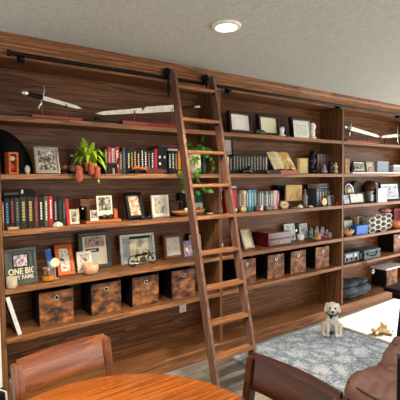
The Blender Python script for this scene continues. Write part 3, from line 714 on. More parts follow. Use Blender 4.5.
books('of row by the pitcher plant', G, ZB, .09, [
    (104.5, 107.3, 149.5, '#2c5a35', '#9aa58a', 'slim green book'), (107.5, 111.3, 147.3, '#a51820', '#d98a80', 'thick bright red book'), (111.6, 114.4, 148.5, '#c8c4ba', '#5a2a2a', 'white-spined book'),
    (114.8, 119.2, 147.2, '#a3161c', '#e2c9b5', 'red book with pale title'), (119.5, 121.9, 152, '#4a3b28', '#c9b37c', 'short brown book'), (122.1, 125.4, 147.8, '#2e3242', '#6d7486', 'slate blue book'),
    (125.6, 127.0, 147.8, '#131212', None, 'thin black book'), (127.1, 130.0, 148.5, '#1b1915', '#d3cfa6', 'black book with cream lettering'), (130.2, 133.2, 148.5, '#2c2619', '#a89a5b', 'dark olive book with gilt lettering'),
    (133.4, 136.4, 148.5, '#26190f', '#d2a56a', 'dark brown book with tan lettering'), (136.6, 140.2, 149, '#15120f', '#c9c08f', 'black book with yellowish lettering'), (140.4, 143.8, 148.3, '#171513', '#e3e0d6', 'black book with broad white lettering'),
    (144.0, 147.0, 149.5, '#161412', '#d5d1c6', 'black book with white lettering'), (147.2, 150.6, 151, '#1d1a17', '#8d8678', 'black book with grey lettering'), (150.8, 154.0, 150.5, '#191614', '#c9c4b8', 'black book with white emblem'),
    (154.2, 157.4, 149.0, '#9e1f24', None, 'plain dark red book')])
xc, wd, h = slot(157.8, 167, 147, .09, ZB)
t = thing('book', 'thick dark navy book with white square windows beside the red book', 'book', (xc, .09, ZB), 0, G)
obj('cover', MB().box(-wd / 2, wd / 2, 0, .15, 0, h, bev=.002), M('#0d1018', .4), t); obj('pages', MB().box(-wd / 2 + .003, wd / 2 - .003, .01, .152, .004, h - .002), pagem, t)
for i, (x, z) in enumerate(((-.3, .62), (.22, .62), (-.3, .38))): obj('window_mark', MB().box(x * wd - .008, x * wd + .008, -.0008, .001, z * h - .010, z * h + .010), M('#dfe4e6', .5), t)
books('of low row by the navy book', G, ZB, .09, [(168.3, 171.3, 151.5, '#15161a', '#c9cdc8', 'black book with white lettering'), (171.5, 174.6, 151.5, '#17181a', '#b5b48d', 'black book with olive lettering'), (174.8, 177.3, 151.5, '#141416', '#8f8d86', 'narrow black book')])
for i, (c1, nm, dz) in enumerate((('#c9bf9b', 'cream book lying on the low row, lowest of its stack of three', 0), ('#3a2f55', 'purple book lying between the cream and red books on the low row', 1), ('#8c1f2a', 'dark red book lying topmost of the stack over the low row', 2))):
    xc, wd, h = slot(167.6, 177.6, 151.2, .09, ZB)
    t = thing('book', nm, 'book', (xc, .09, ZB + h + .0015 + dz * .0155), 0, G); wd -= dz * .006
    mb = MB(); mb.box(-wd / 2, wd / 2, 0, .14, 0, .0015); mb.box(-wd / 2, wd / 2, 0, .14, .0135, .015); mb.box(-wd / 2, wd / 2, 0, .003, .0015, .0135); obj('cover', mb, M(c1, .5), t); obj('pages', MB().box(-wd / 2 + .002, wd / 2 - .002, .003, .137, .0016, .0134), pagem, t)
books('beside the ladder stile on the second shelf', G, ZB, .09, [(178, 180.6, 151, '#c57a1c', None, 'orange-yellow book')])
# figurine before the red books
figurine('black animal figurine standing before the red books', (105, 119), 158, .045, ZB, M('#0c0c0c', .35), [(0, 0, .55, .34, .09, .16), (-.3, 0, .25, .07, .06, .28), (-.18, 0, .25, .07, .06, .28), (.22, 0, .25, .07, .06, .28), (.34, 0, .25, .07, .06, .28), (.40, 0, .75, .08, .07, .2), (.44, 0, .90, .10, .06, .12), (-.40, 0, .6, .1, .03, .08)])
# sheathed knife lying before the books
a, b = at(132.5, 168, .035), at(168, 170, .035); l = b.x - a.x
t = thing('sheathed_knife', 'knife with wood handle in a red-brown leather sheath before the books', 'knife', (a.x, .035, ZB))
obj('sheath', MB().prism([(l * .38, .004), (l * .42, .044), (l * .8, .040), (l * .97, .030), (l, .020), (l * .88, .006), (l * .7, 0)], .018, Matrix(((1, 0, 0, 0), (0, 0, 1, 0), (0, 1, 0, 0), (0, 0, 0, 1)))), M('#5f2a1c', .45), t)
obj('handle', MB().tube([(0, .008, .040), (l * .12, .008, .048), (l * .28, .008, .040), (l * .40, .008, .036)], [.010, .013, .011, .010], 10), WR['o'], t, True)
obj('guard', MB().box(l * .385, l * .405, .0, .016, .008, .056, bev=.002), steel, t)
obj('rest', MB().box(l * .06, l * .14, -.005, .022, 0, .036, bev=.003), M('#1a0f0b', .5), t)
# pothos in a cream pot behind the ladder
q = at(194.5, 165, .10); ph = at(194.5, 155, .10).z - ZB
t = thing('pothos_plant', 'trailing green pothos in a cream pot behind the ladder', 'plant', (q.x, .10, ZB))
obj('pot', MB().lathe([(.036, 0), (.05, .02), (.056, ph * .55), (.05, ph), (.044, ph), (.04, ph - .012), (.001, ph - .014)], seg=28), M('#ded3a9', .45), t, True)
g1 = M('#3f7a24', .4, var=.4, scale=22)
def heart(mb, c, d, size, r4):
    d = Vector(d).normalized(); s = d.cross(Vector((r4.uniform(-.4, .4), -1, r4.uniform(-.2, .6)))).normalized(); n_ = s.cross(d)
    P = [(0, 0), (-.30, .42), (.05, .58), (.5, .42), (1.0, 0), (.5, -.42), (.05, -.58), (-.30, -.42)]
    vs = [mb.bm.verts.new(Vector(c) + d * u * size + s * v * size + n_ * abs(v) * size * .35) for u, v in P]
    for k in range(1, 7): mb.bm.faces.new((vs[0], vs[k], vs[k + 1]))
    mb.bm.faces.new((vs[0], vs[7], vs[1]))
r4 = random.Random(9)
def vine(pts, nl, size):
    P = [Vector(p) - Vector(t.location) for p in pts]; st = MB().tube(P, .0025, 6)
    vo = obj('vine', st, M('#5d7a2a', .5), t, True); mb = MB()
    for k in range(nl):
        u = (k + .6) / nl * (len(P) - 1); i = min(int(u), len(P) - 2); c = P[i].lerp(P[i + 1], u - i)
        heart(mb, c, (r4.uniform(-1, 1), r4.uniform(-.9, -.1), r4.uniform(-.8, .5)), size * r4.uniform(.75, 1.15), r4)
    for v in mb.bm.verts:
        if v.co.y + t.location.y > -.012: v.co.z = max(v.co.z, .004)
        v.co.x = min(v.co.x, XM - .02 - t.location.x) if v.co.y + t.location.y > -.012 else v.co.x
    obj('leaves', mb, g1, vo, True)
pp = lambda px, py, Y: tuple(at(px, py, Y))
c0 = (q.x, .10, ZB + ph)
vine([c0, pp(196, 150, .08), pp(201, 143, .08), pp(203, 137, .09)], 5, .038); vine([c0, pp(191, 148, .07), pp(189, 142, .08), pp(187, 150, .05)], 6, .036)
vine([c0, pp(203, 148, .06), pp(209, 150, .05), pp(212, 154, .05)], 5, .038); vine([c0, pp(206, 156, .03), pp(213, 160, .03), pp(214, 168, .03), pp(211, 174, .02)], 6, .032)
vine([c0, pp(192, 160, .0), pp(186, 166, -.03), pp(180, 170, -.04), pp(182, 180, -.04), pp(184, 194, -.03)], 9, .036)
vine([c0, pp(197, 160, .0), pp(199, 172, -.03), pp(198, 182, -.03), pp(204, 190, -.03), pp(211, 191, -.03)], 10, .034)
vine([c0, pp(194, 162, .0), pp(195, 174, -.03), pp(191, 186, -.03), pp(199, 194, -.03)], 8, .034)
q = at(204, 170, .12); hh = at(204, 155, .12).z - ZB
t = thing('vase', 'dark teal glass vase right of the cream plant pot', 'vase', (q.x, .12, ZB)); obj('vase_body', MB().lathe([(.018, 0), (.022, .02), (.02, hh * .6), (.012, hh * .8), (.016, hh)], seg=18), M('#27494a', .15), t, True); obj('rim', MB().lathe([(.0155, hh), (.018, hh + .003), (.0155, hh + .005)], seg=18), M('#3b6061', .2), t, True)

# ------------------------------------------------------------------ second shelf, middle bay
frame('tall dark frame with pale mat on the second shelf right of the ladder', (225.5, 234.2), 138.5, .22, ZB, black, M('#b8b4aa', .6), .012, M('#a8a49a', .6), .006, 4)
G = 'books on the second shelf of the middle bay'
books('against the middle divider', G, ZB, .06, [(223.8, 228.8, 157, '#cfc7ad', None, 'cream-spined book'), (229.1, 232.6, 157, '#16130f', '#7b7568', 'black book')])
books('of the matching black set', G, ZB, .08, [(233.2 + k * 2.9, 235.95 + k * 2.9, 154.6 + .05 * k, '#1c1b18', '#8a8676', 'black and grey volume') for k in range(11)], .14)
books('beside the open book', G, ZB, .08, [(265.2, 267.6, 156, '#3b3a36', '#d6d3c8', 'grey book with white lettering')])
figurine('black crouching dog figurine before the matching black books', (242, 252), 166, .04, ZB, M('#0d0d0f', .3), [(0, 0, .35, .46, .28, .34), (.25, 0, .7, .2, .2, .28), (.38, -.05, .62, .14, .12, .14), (-.35, 0, .2, .16, .2, .2), (.3, -.1, .15, .12, .1, .16)])
# open book on a stand
bkp = at(285.5, 165, .045); BANG = R(33)
t = thing('book_stand', 'dark wooden stand holding the open illustrated book', 'stand', (bkp.x, .045, ZB))
obj('base', MB().box(-.10, .10, -.012, .19, 0, .010, bev=.002), FRW, t); obj('rest_board', MB().box(-.11, .11, .001, .008, .0, .19, Matrix.Translation((0, .022, .030)) @ Matrix.Rotation(-BANG, 4, 'X')), FRW, t); obj('ledge', MB().box(-.12, .12, -.020, .024, .020, .029, bev=.002), FRW, t)
for s in (-.03, .05): obj('page_holder', MB().tube([(s, -.018, .026), (s, -.020, .050), (s + .014, -.012, .085)], .003, 6), FRW, t, True)
t = thing('open_book', 'open book with yellow and orange illustrations resting on a dark stand', 'book', (bkp.x, .046, ZB + .040))
BX = Matrix.Rotation(-BANG, 4, 'X')
def page(sx, mat, nm):
    mb = MB(); n = 6; A = []
    for i in range(n + 1):
        u = i / n; x = sx * .155 * u; y = -.006 - .020 * math.sin(math.pi * min(1, u * 1.1)) * (1 - u * .5)
        A.append([mb.bm.verts.new(BX @ Vector((x, yy, z + sx * .16 * x * .0))) for yy, z in ((y, .0), (y, .205), (y + .010, .205), (y + .010, .0))])
    for a, b in zip(A, A[1:]):
        for k in range(4): mb.bm.faces.new((a[k], a[(k + 1) % 4], b[(k + 1) % 4], b[k]))
    mb.bm.faces.new(A[0]); mb.bm.faces.new(A[-1][::-1]); return obj(nm, mb, mat, t, 'auto')
page(-1, picture(['#e6ddc0', '#e2d8b8', '#dcc27a', '#e0d7bc'], 13, 3), 'left_pages'); page(1, picture(['#e2d9ba', '#e6ddc0', '#d68a55', '#d8c068', '#e4dabc'], 12, 8), 'right_pages')
obj('cover', MB().box(-.158, .158, .006, .009, .0, .208, BX), M('#2a2018', .5), t)
for px, nm, cc, dz, gg in (((269, 280), 'flat black book lying under the left of the open book', '#14181a', 0, 0), ((280.5, 298), 'pink-red book lying flat before the open book stand', '#a34a4a', 0, 1)):
    xc, wd, h = slot(px[0], px[1], 170.3, .0, ZB); wd -= .006
    t = thing('book', nm, 'book', (xc, -.002, ZB), 0, G); h = min(h, .034)
    mb = MB(); mb.box(-wd / 2, wd / 2, 0, .026, 0, .002); mb.box(-wd / 2, wd / 2, 0, .026, h - .002, h); mb.box(-wd / 2, wd / 2, 0, .003, .002, h - .002); obj('cover', mb, M(cc, .5), t); obj('pages', MB().box(-wd / 2 + .002, wd / 2 - .002, .003, .025, .0021, h - .0021), pagem, t)
xc, wd, h = slot(299, 307.8, 158.2, .06, ZB)
t = thing('book', 'thick book turned with cream page edges out beside the black statuette', 'book', (xc, .07, ZB), R(-10), G)
mb = MB(); mb.box(-wd * .5, -wd * .5 + .004, -.004, .12, 0, h); mb.box(wd * .5 - .004, wd * .5, -.004, .12, 0, h); mb.box(-wd * .5, wd * .5, .116, .12, 0, h); obj('cover', mb, M('#cdb98a', .5), t); obj('pages', MB().box(-wd * .46, wd * .46, 0, .116, .004, h - .003), M('#d3bd84', .8), t)
obj('ribbon', MB().box(-wd * .44, -wd * .30, -.006, -.003, .0, h * .98), M('#b8873b', .5), t)
figurine('black raven statuette on a block beside the dark red-topped books', (307.6, 315.2), 149.5, .10, ZB, M('#121214', .35), [(0, 0, .10, .42, .4, .12), (0, 0, .30, .22, .2, .2), (.02, 0, .55, .38, .34, .24), (.05, .1, .42, .26, .3, .3), (-.02, -.12, .84, .26, .28, .12), (-.16, -.3, .82, .12, .2, .04)], 'statuette', None, 'statuette')
books('of red-banded row at right divider', G, ZB, .12, [(317.3 + k * 2.95, 320.1 + k * 2.95, 154.3 - .1 * k, c_, tc_, d_) for k, (c_, tc_, d_) in enumerate((('#47403b', '#7d3a38', 'grey-brown book with red band'), ('#3f3b38', '#7d3a38', 'dark grey book with red band'), ('#34302e', '#6e302f', 'charcoal book with red band'), ('#2b2826', '#6e302f', 'near-black book with red band'), ('#332e2c', '#7d3a38', 'dark grey-brown book with red band'), ('#2a2625', '#6e302f', 'black book with red band')))], .13)
for lab, px, py, cc, pr in (('small grey seated figurine before the red-banded books', (321, 327), 164.5, '#7d7b78', [(0, 0, .25, .45, .3, .26), (0, 0, .6, .28, .22, .25), (0, 0, .88, .2, .18, .14)]),
                            ('black figurine with pale face before the red-banded books', (327.6, 333), 161.5, '#191716', [(0, 0, .2, .45, .35, .2), (0, 0, .55, .32, .26, .3), (0, 0, .88, .25, .22, .14)]),
                            ('cream figurine with raised arms at the right end of the second shelf', (333.4, 338), 162.5, '#bfae8e', [(0, 0, .2, .35, .3, .2), (0, 0, .55, .22, .2, .3), (0, 0, .88, .2, .18, .13), (-.35, 0, .7, .12, .12, .14), (.35, 0, .6, .12, .12, .14)])):
    figurine(lab, px, py, .05, ZB, M(cc, .5, var=.3, scale=70), pr)

# ------------------------------------------------------------------ second shelf, right bay
for k, (px, lab) in enumerate((((344.6, 346.6), 'left tan pillar candle at the right bay\'s divider'), ((346.9, 349.0), 'right tan pillar candle at the right bay\'s divider'))):
    xc, wd, h = slot(px[0], px[1], 158.5 + .5 * k, .03, ZB); t = thing('candle', lab, 'candle', (xc, .035, ZB), 0, 'tan pillar candles')
    obj('wax', MB().lathe([(wd / 2, 0), (wd / 2, h - .003), (wd * .45, h), (.001, h - .003)], seg=18), M('#c29a75', .5), t, 'auto'); obj('wick', MB().cyl((0, 0, h - .004), (0, 0, h + .008), .0012, seg=6), black, t)
xa, xb = at(352, 171, .03).x, at(404, 171, .03).x; bh = .020
t = thing('flat_box', 'long flat white box lying along the second shelf of the right bay', 'box', ((xa + xb) / 2, .02, ZB)); L_ = (xb - xa) / 2
obj('case', MB().box(-L_, L_, 0, .15, 0, bh, bev=.002), M('#e2e1dd', .4), t); obj('lid_seam', MB().box(-L_ - .0004, L_ + .0004, -.0006, .1506, bh * .55, bh * .6), M('#77767a', .5), t)
zb2 = ZB + bh + .001
frame('dark frame with grey group photo on the flat white box', (354, 366.5), 161.3, .06, zb2, black, BWP(21), .014, M('#dcdad2', .6), .012, 8)
frame('pale stone-like frame right of the dark group photo', (367.5, 375.3), 162, .06, zb2, M('#a89a84', .7, var=.25, scale=50), COLP(5), .012, None, 0, 8)
xc, wd, h = slot(351, 354, 164, .05, zb2); t = thing('ink_bottle', 'tiny black bottle left of the dark group photo', 'bottle', (xc, .05, zb2)); obj('glass_body', MB().lathe([(wd * .45, 0), (wd * .5, h * .1), (wd * .5, h * .55), (wd * .2, h * .7), (wd * .2, h * .8)], seg=16), M('#111113', .2), t, True); obj('cap', MB().cyl((0, 0, h * .8), (0, 0, h), wd * .25, seg=12), M('#1b1b1d', .4), t, 'auto')
xc, wd, h = slot(377.5, 388.5, 161.6, .05, zb2); t = thing('gift_box', 'mottled blue-grey square box on the flat white box', 'box', (xc, .05, zb2)); obj('case', MB().box(-wd / 2, wd / 2, 0, .08, 0, h * .84), M('#7f8c98', .6, var=.35, scale=60), t); obj('lid', MB().box(-wd / 2 - .003, wd / 2 + .003, -.003, .083, h * .80, h, bev=.002), M('#8a96a1', .6, var=.35, scale=60), t)
xc, wd, h = slot(391, 401, 150, .15, ZB + .025); t = thing('cap', 'dark navy rounded cap behind the grey boxes at the right edge', 'cap', (xc + .03, .225, ZB)); obj('crown', MB().lathe([(.062, 0), (.064, .04), (.058, .09), (.035, .125), (.001, .137)], seg=24), M('#1d2433', .7), t, True); obj('button', MB().ball((0, 0, .138), .006, 8), M('#141a26', .6), t, True)
xc, wd, h = slot(393.5, 402, 165, .05, zb2); t = thing('keepsake_box', 'low grey-white keepsake box at the right edge on the flat white box', 'box', (xc, .05, zb2)); obj('case', MB().box(-wd / 2, wd / 2, 0, .07, 0, h * .7, bev=.002), M('#8d8e94', .5, var=.3), t); obj('lid', MB().box(-wd / 2 - .002, wd / 2 + .002, -.002, .072, h * .7, h, bev=.003), M('#b9b9bb', .5), t)

# ------------------------------------------------------------------ third shelf, left bay
G = 'books on the third shelf of the left bay'
YB = .055
books('on the third shelf', G, ZC, YB, [
    (2.0, 3.4, 202, '#8d4a33', '#d9c9b0', 'narrow rust book with white mark'), (4.2, 9.4, 198.5, '#151b22', '#4d7fa0', 'black book with blue lettering'), (9.8, 14.2, 198, '#1e1716', '#8d2f35', 'black book with red lettering'),
    (14.6, 19.4, 198, '#2e2f2c', '#6b6e66', 'charcoal book with grey lettering'), (19.8, 26.4, 197, '#2a2922', '#c0a662', 'thick black book with gold lettering'), (26.8, 33.4, 197, '#211f1a', '#b79a58', 'thick black book with gilt title'),
    (33.8, 38.0, 197, '#5a1d1f', '#8f4a40', 'maroon book'), (38.4, 43.2, 197, '#1c1718', '#e5ddd2', 'black and red book with white lettering'), (43.6, 48.0, 196.5, '#4d4636', '#d8d0b4', 'olive book with cream lettering'),
    (48.4, 52.6, 196.5, '#b01a22', '#e9dcd2', 'red book with white lettering'), (53.0, 57.4, 196.2, '#161617', '#9f9f9c', 'black book with grey mark'), (57.8, 62.0, 196.5, '#1a1c1d', '#3a3c3d', 'plain black book'), (62.3, 65.3, 198.5, '#26302a', '#59654f', 'dark green book')], .14)
xc, wd, h = slot(66.4, 69.4, 199.5, YB, ZC)
t = thing('book', 'bright red book leaning at the right end of the left third shelf row', 'book', (xc, YB, ZC), 0, G)
mx = Matrix.Rotation(-R(2.5), 4, 'Y') @ Matrix.Translation((0, 0, .0012)); hw = wd / 2
mb = MB(); mb.box(-hw, hw, 0, .004, 0, h, mx); mb.box(-hw, -hw + .002, .003, .14, 0, h, mx); mb.box(hw - .002, hw, .003, .14, 0, h, mx); obj('cover', mb, M('#b4171c', .45), t); obj('pages', MB().box(-hw + .002, hw - .002, .004, .136, .003, h - .004, mx), pagem, t)
a, b = at(2.5, 192, YB), at(37, 192, YB); l = b.x - a.x; hz = at(20, 197, YB).z
t = thing('leather_scabbard', 'black pointed scabbard with white mark lying on top of the books', 'scabbard', (a.x, YB + .012, hz + .0025))
obj('case', MB().prism([(0, .004), (.0, .030), (l * .45, .048), (l * .75, .046), (l * .92, .034), (l, .018), (l * .93, .004), (l * .8, 0), (l * .4, 0)], .030, Matrix(((1, 0, 0, 0), (0, 0, 1, 0), (0, 1, 0, 0), (0, 0, 0, 1)))), M('#060607', .7), t)
obj('mark', MB().box(l * .54, l * .60, -.0015, .001, .016, .040), M('#b9b8b2', .5), t); obj('belt_loop', MB().box(l * .05, l * .46, -.003, .002, .010, .024, bev=.001), M('#3c3a37', .6), t)
q = Ybot(13, 231.5, ZC)
xc, wd, h = slot(7.5, 19.5, 227.3, .014, ZC); t = thing('wooden_block', 'low pale wooden block lying before the left third shelf books', 'block', (xc, .014, ZC)); obj('block_body', MB().box(-wd / 2, wd / 2, 0, .035, 0, h, bev=.005), WR['t'], t, 'auto'); obj('plaque', MB().box(-wd * .3, wd * .3, -.001, .001, h * .3, h * .75), M('#c9a57a', .5), t)
xc, wd, h = slot(53, 63.4, 222.5, .016, ZC); t = thing('shell_dome', 'pale green domed shell before the black books on the third shelf', 'shell', (xc, .026, ZC))
obj('dome', MB().ball((0, 0, .002), (wd / 2, .026, h), 22), picture(['#8f9a84', '#c9d0ba', '#b0bba0'], 40, 2), t, True); obj('base', MB().lathe([(wd * .46, -.0), (wd * .48, .003), (wd * .40, .004)], seg=20, mx=Matrix.Diagonal((1, .5, 1, 1))), M('#7d7560', .6), t, True)
t_dome = t
for o in t_dome.children:
    for v in o.data.vertices: v.co.z = max(v.co.z, .0)
frame('small cream frame right of the red leaning book', (69.6, 79.5), 210, .06, ZC, M('#c3b48c', .5, var=.25, scale=60), BWP(7), .008, M('#ddd6c0', .6), .008, 10, 0, .012)
# wooden valet box with two photo cards
Yv = .03
xc, wd, h = slot(86, 121, 199, Yv, ZC)
t = thing('desk_organizer', 'wooden desk organizer with slots and silver knob on the third shelf', 'organizer', (xc, Yv + .02, ZC)); hw = wd / 2
obj('base', MB().box(-hw, hw, -.015, .13, 0, .022, bev=.004), WR['o'], t); obj('back_board', MB().box(-hw, hw * .35, .10, .115, .022, h * .98, bev=.003), WR['b'], t); obj('front_board', MB().box(-hw, hw * .1, .045, .058, .022, h * .55, bev=.003), WR['b'], t)
obj('side_board', MB().box(-hw, -hw + .012, -.005, .115, .022, h * .7, bev=.003), black, t, False, 'black side board'); obj('knob', MB().ball((-hw - .010, .02, h * .62), .010, 12).cyl((-hw - .008, .02, h * .62), (-hw + .002, .02, h * .62), .005, seg=10), steel, t, 'auto')
obj('right_post', MB().box(hw * .72, hw * .95, .03, .10, .022, h * .52, bev=.004), WR['o'], t)
def card(label, px0, px1, pyt, pyb, Y, mat, seed, grp='photo cards on the wooden organizer', rot=0):
    a, b = at(px0, pyt, Y), at(px1, pyb, Y); wd = b.x - a.x; h = a.z - b.z
    t = thing('photo_card', label, 'photo', ((a.x + b.x) / 2, Y, b.z), 0, grp)
    X = Matrix.Rotation(-R(6), 4, 'X') @ Matrix.Rotation(R(rot), 4, 'Y')
    obj('card', MB().box(-wd / 2, wd / 2, 0, .0025, 0, h, X), M('#d8d0bb', .6), t); obj('print', MB().box(-wd * .40, wd * .40, -.0006, .001, h * .26, h * .93, X), mat, t)
card('large white photo card with black and white couple on the organizer', 97, 112.8, 196.3, 215.3, .070, BWP(12), 0); card('small portrait photo card low on the organizer', 90.5, 98.6, 211, 221, .028, BWP(15), 0)
def glasses(label, px, py, Y, z, wd=.13):
    q = at(px, py, Y); t = thing('sunglasses', label, 'sunglasses', (q.x, Y, z), 0, 'folded dark glasses on the third shelf')
    for s in (-1, 1):
        obj('lens', MB().ball((s * wd * .25, 0, .019), (wd * .20, .004, .018), 14), M('#0a0a0c', .12), t, True)
        obj('temple', MB().tube([(s * wd * .5, .0, .026), (s * wd * .46, .03, .014), (-s * wd * .3, .034 + .006 * s, .006)], .0026, 6), black, t, True)
    obj('bridge', MB().tube([(-wd * .5, 0, .027), (-wd * .1, -.002, .026), (0, -.003, .029), (wd * .1, -.002, .026), (wd * .5, 0, .027)], .0028, 6), black, t, True)
glasses('dark folded glasses on the base of the wooden organizer', 108, 218, .035, ZC + .023, .10)
frame('black frame with warm portrait photo, turned on the third shelf', (128.3, 145.5), 194, .075, ZC, black, picture(['#8d8a52', '#d8c79a', '#a06a54', '#e6d9b8', '#6b3f35'], 18, 6), .026, None, 0, 21, 0, .030)
glasses('black sunglasses before the white frame of the third shelf', 147, 219, .035, ZC, .11)
frame('white wooden frame with faded portrait on the third shelf', (152.5, 169.5), 195.8, .13, ZC, M('#d9d4c6', .5), picture(['#6c6a58', '#a49c88', '#c7bfa9', '#8e7a68'], 30, 5), .020, M('#e2dece', .6), .008, 7, 0, .022)
xc, wd, h = slot(171.5, 185, 201.5, .15, ZC); t = thing('shadow_box', 'dark square shadow box behind the wooden bowl', 'box', (xc, .185, ZC)); hw = wd / 2
mb = MB()
for x0, x1, z0, z1 in ((-hw, hw, 0, .012), (-hw, hw, h - .012, h), (-hw, -hw + .012, .012, h - .012), (hw - .012, hw, .012, h - .012)): mb.box(x0, x1, 0, .06, z0, z1, bev=.002)
obj('border', mb, WR['d'], t); obj('panel', MB().box(-hw + .010, hw - .010, .04, .046, .01, h - .01), picture(['#4b2f1d', '#6b4c33', '#3b2416'], 20, 3), t)
xc, wd, h = slot(179.5, 187, 193.5, .25, ZC); t = thing('speaker', 'small black upright speaker behind the ladder on the third shelf', 'speaker', (xc, .255, ZC)); obj('cabinet', MB().box(-wd / 2, wd / 2, 0, .04, 0, h, bev=.004), black, t); obj('cone', MB().lathe([(wd * .34, 0), (wd * .30, .003), (wd * .1, -.004), (.001, -.003)], (0, 0, 0), 18, Matrix.Translation((0, -.001, h * .6)) @ Matrix.Rotation(R(90), 4, 'X')), M('#222224', .5), t, True)
def bowl(label, px0, px1, pyt, Y, z, mat, depthf=.6, fillm=None, grp=None, nfill=0, cols=('#8c3a2a', '#d9d2c2', '#33261f')):
    xc, wd, h = slot(px0, px1, pyt, Y, z); t = thing('bowl', label, 'bowl', (xc, Y + wd * depthf / 2 * .6, z)); r = wd / 2
    o = obj('bowl_body', MB().lathe([(r * .35, 0), (r * .5, .004), (r * .85, h * .55), (r, h), (r * .95, h), (r * .78, h * .55), (r * .4, h * .2), (.001, h * .17)], seg=32, mx=Matrix.Diagonal((1, depthf, 1, 1))), mat, t, True)
    obj('foot_ring', MB().lathe([(r * .34, .0), (r * .36, 0), (r * .37, .004), (r * .33, .004)], seg=24, mx=Matrix.Diagonal((1, depthf, 1, 1))), mat, t, True)
    for k in range(nfill):
        b = thing('keepsake_ball', '%s ball %s %s' % (('rusty red', 'cream', 'dark brown')[k % 3], ('left', 'middle left', 'centre', 'middle right', 'right', 'topmost')[k % 6] if nfill <= 6 else 'kept', 'in the ' + label.split(' behind')[0].split(' in the')[0]), 'ball', (xc + r * (-.56 + 1.12 * k / max(1, nfill - 1)), t.location.y - r * depthf * .2 * (k % 2), z + h * .82 + .012 * (k % 2)), 0, 'balls in ' + label.split(',')[0])
        mb = MB(); mb.ball((0, 0, 0), min(.018, r * .13), 12); o = obj('ball', mb, M(cols[k % 3], .4, var=.3, scale=60), b, True)
    return t
bowl('boat-shaped tan wooden bowl behind the ladder', 173.5, 208, 210.5, .055, ZC, WR['t'], .42, None, None, 4)
q = at(200, 215, .16); xc, wd, h = slot(192, 209, 193, .20, ZC); t = thing('book', 'large teal book standing behind the wooden bowl', 'book', (xc, .235, ZC), 0); hw = wd / 2
XT = Matrix.Translation((0, 0, .0028)) @ Matrix.Rotation(-R(6), 4, 'X'); obj('cover', MB().box(-hw, hw, 0, .002, 0, h, XT, bev=.0008).box(-hw, hw, .020, .022, 0, h, XT), M('#2f6a68', .4, var=.3, scale=12), t); obj('pages', MB().box(-hw + .003, hw - .003, .002, .020, .003, h - .003, XT), pagem, t)
xc, wd, h = slot(192.5, 204, 203, .17, ZC); t = thing('greeting_card', 'pale folded card standing before the teal book', 'card', (xc, .17, ZC)); obj('front_panel', MB().box(-wd / 2, wd / 2, 0, .002, 0, h, Matrix.Rotation(-R(14), 4, 'X')), picture(['#d9d6c4', '#bfc1a8', '#e4e1d0'], 16, 4), t); obj('back_panel', MB().box(-wd / 2, wd / 2, -.002, 0, 0, h, Matrix.Translation((0, h * .49, 0)) @ Matrix.Rotation(R(14), 4, 'X')), cream, t)
xc, wd, h = slot(208, 216.5, 213.2, .06, ZC); t = thing('dish', 'small white dish beside the middle divider on the third shelf', 'dish', (xc, .085, ZC)); obj('dish_body', MB().lathe([(wd * .25, 0), (wd * .45, h * .6), (wd * .5, h), (wd * .46, h), (wd * .3, h * .4), (.001, h * .35)], seg=24), M('#d8d3c8', .3), t, True); obj('foot_ring', MB().lathe([(wd * .2, 0), (wd * .26, 0), (wd * .26, .003)], seg=20), white, t, True)

# ------------------------------------------------------------------ third shelf, middle bay
q = at(223.6, 210, .05); t = thing('flower_vase', 'slim vase of pale dried flowers beside the middle divider', 'vase', (XM + .014 + .036, .06, ZC)); hh = .10
obj('vase_body', MB().lathe([(.018, 0), (.02, .03), (.012, .06), (.009, .09), (.012, .10)], seg=18), M('#8b6a4f', .35), t, True)
mb = MB()
for k in range(14): mb.ball((.018 * math.cos(k * 2.4) * (k % 4) / 3, .018 * math.sin(k * 2.4) * (k % 4) / 3, .125 + .008 * k), .007, 8)
obj('flowers', mb, M('#c9b98a', .7, var=.3), t, True)
mb = MB()
for k in range(5): mb.tube([(0, 0, .05), (.012 * math.cos(k * 1.3), .012 * math.sin(k * 1.3), .13 + .02 * k)], .0015, 5)
obj('stems', mb, M('#6d6a3b', .6), t)
G = 'books on the third shelf of the middle bay'
LB = [(229.8, 233.4, 190.5, '#a6161c', '#e3c7bd', 'red book with white lettering'), (233.6, 236.6, 190.2, '#b2161b', None, 'plain red book'), (236.9, 239.0, 191, '#2b2023', '#7d4a55', 'narrow dark book'), (239.2, 241.4, 191, '#4a5570', '#b9a06a', 'blue-grey book'),
      (241.6, 243.9, 190.5, '#a5814c', '#4a3a22', 'tan book'), (244.1, 246.3, 191, '#d3cfc2', '#3b3835', 'white book with black lettering'), (246.5, 248.6, 191, '#4a4b48', '#d9d6c8', 'grey book with white lettering'), (248.8, 251.4, 190.2, '#4d9aa3', '#a5d0d2', 'light teal book'), (251.6, 253.8, 190, '#3f8a96', '#9cc9cc', 'teal book'), (254.0, 256.6, 189.8, '#5d6a7a', '#a5adb5', 'slate book')]
books('of colourful row beside the ladder', G, ZC, .10, LB, .14)
books('of grey row beside the gold panel', G, ZC, .10, [(257.0 + 2.3 * k, 259.1 + 2.3 * k, 191.4 + .1 * (k % 3), c_, t_, d_) for k, (c_, t_, d_) in enumerate((('#23282a', '#8f948d', 'black book with grey lettering'), ('#5a5f5b', '#c9ccc3', 'grey book with pale lettering'), ('#6b706c', '#d9dbd2', 'light grey book'), ('#2b2f2e', '#a9ada3', 'charcoal book'), ('#8d918c', '#e0e1da', 'pale grey book'), ('#3a3e3b', '#b9bdb2', 'dark grey book'), ('#737873', '#dfe0d8', 'mid grey book')))] + [(273.2, 275.2, 190.8, '#c77f86', '#e8dcd8', 'pink book'), (275.4, 277.3, 190.8, '#d9d4cc', '#b0484f', 'white book with red lettering'), (277.5, 279.3, 191.5, '#a8474f', '#e0c9c5', 'rose red book')], .14)
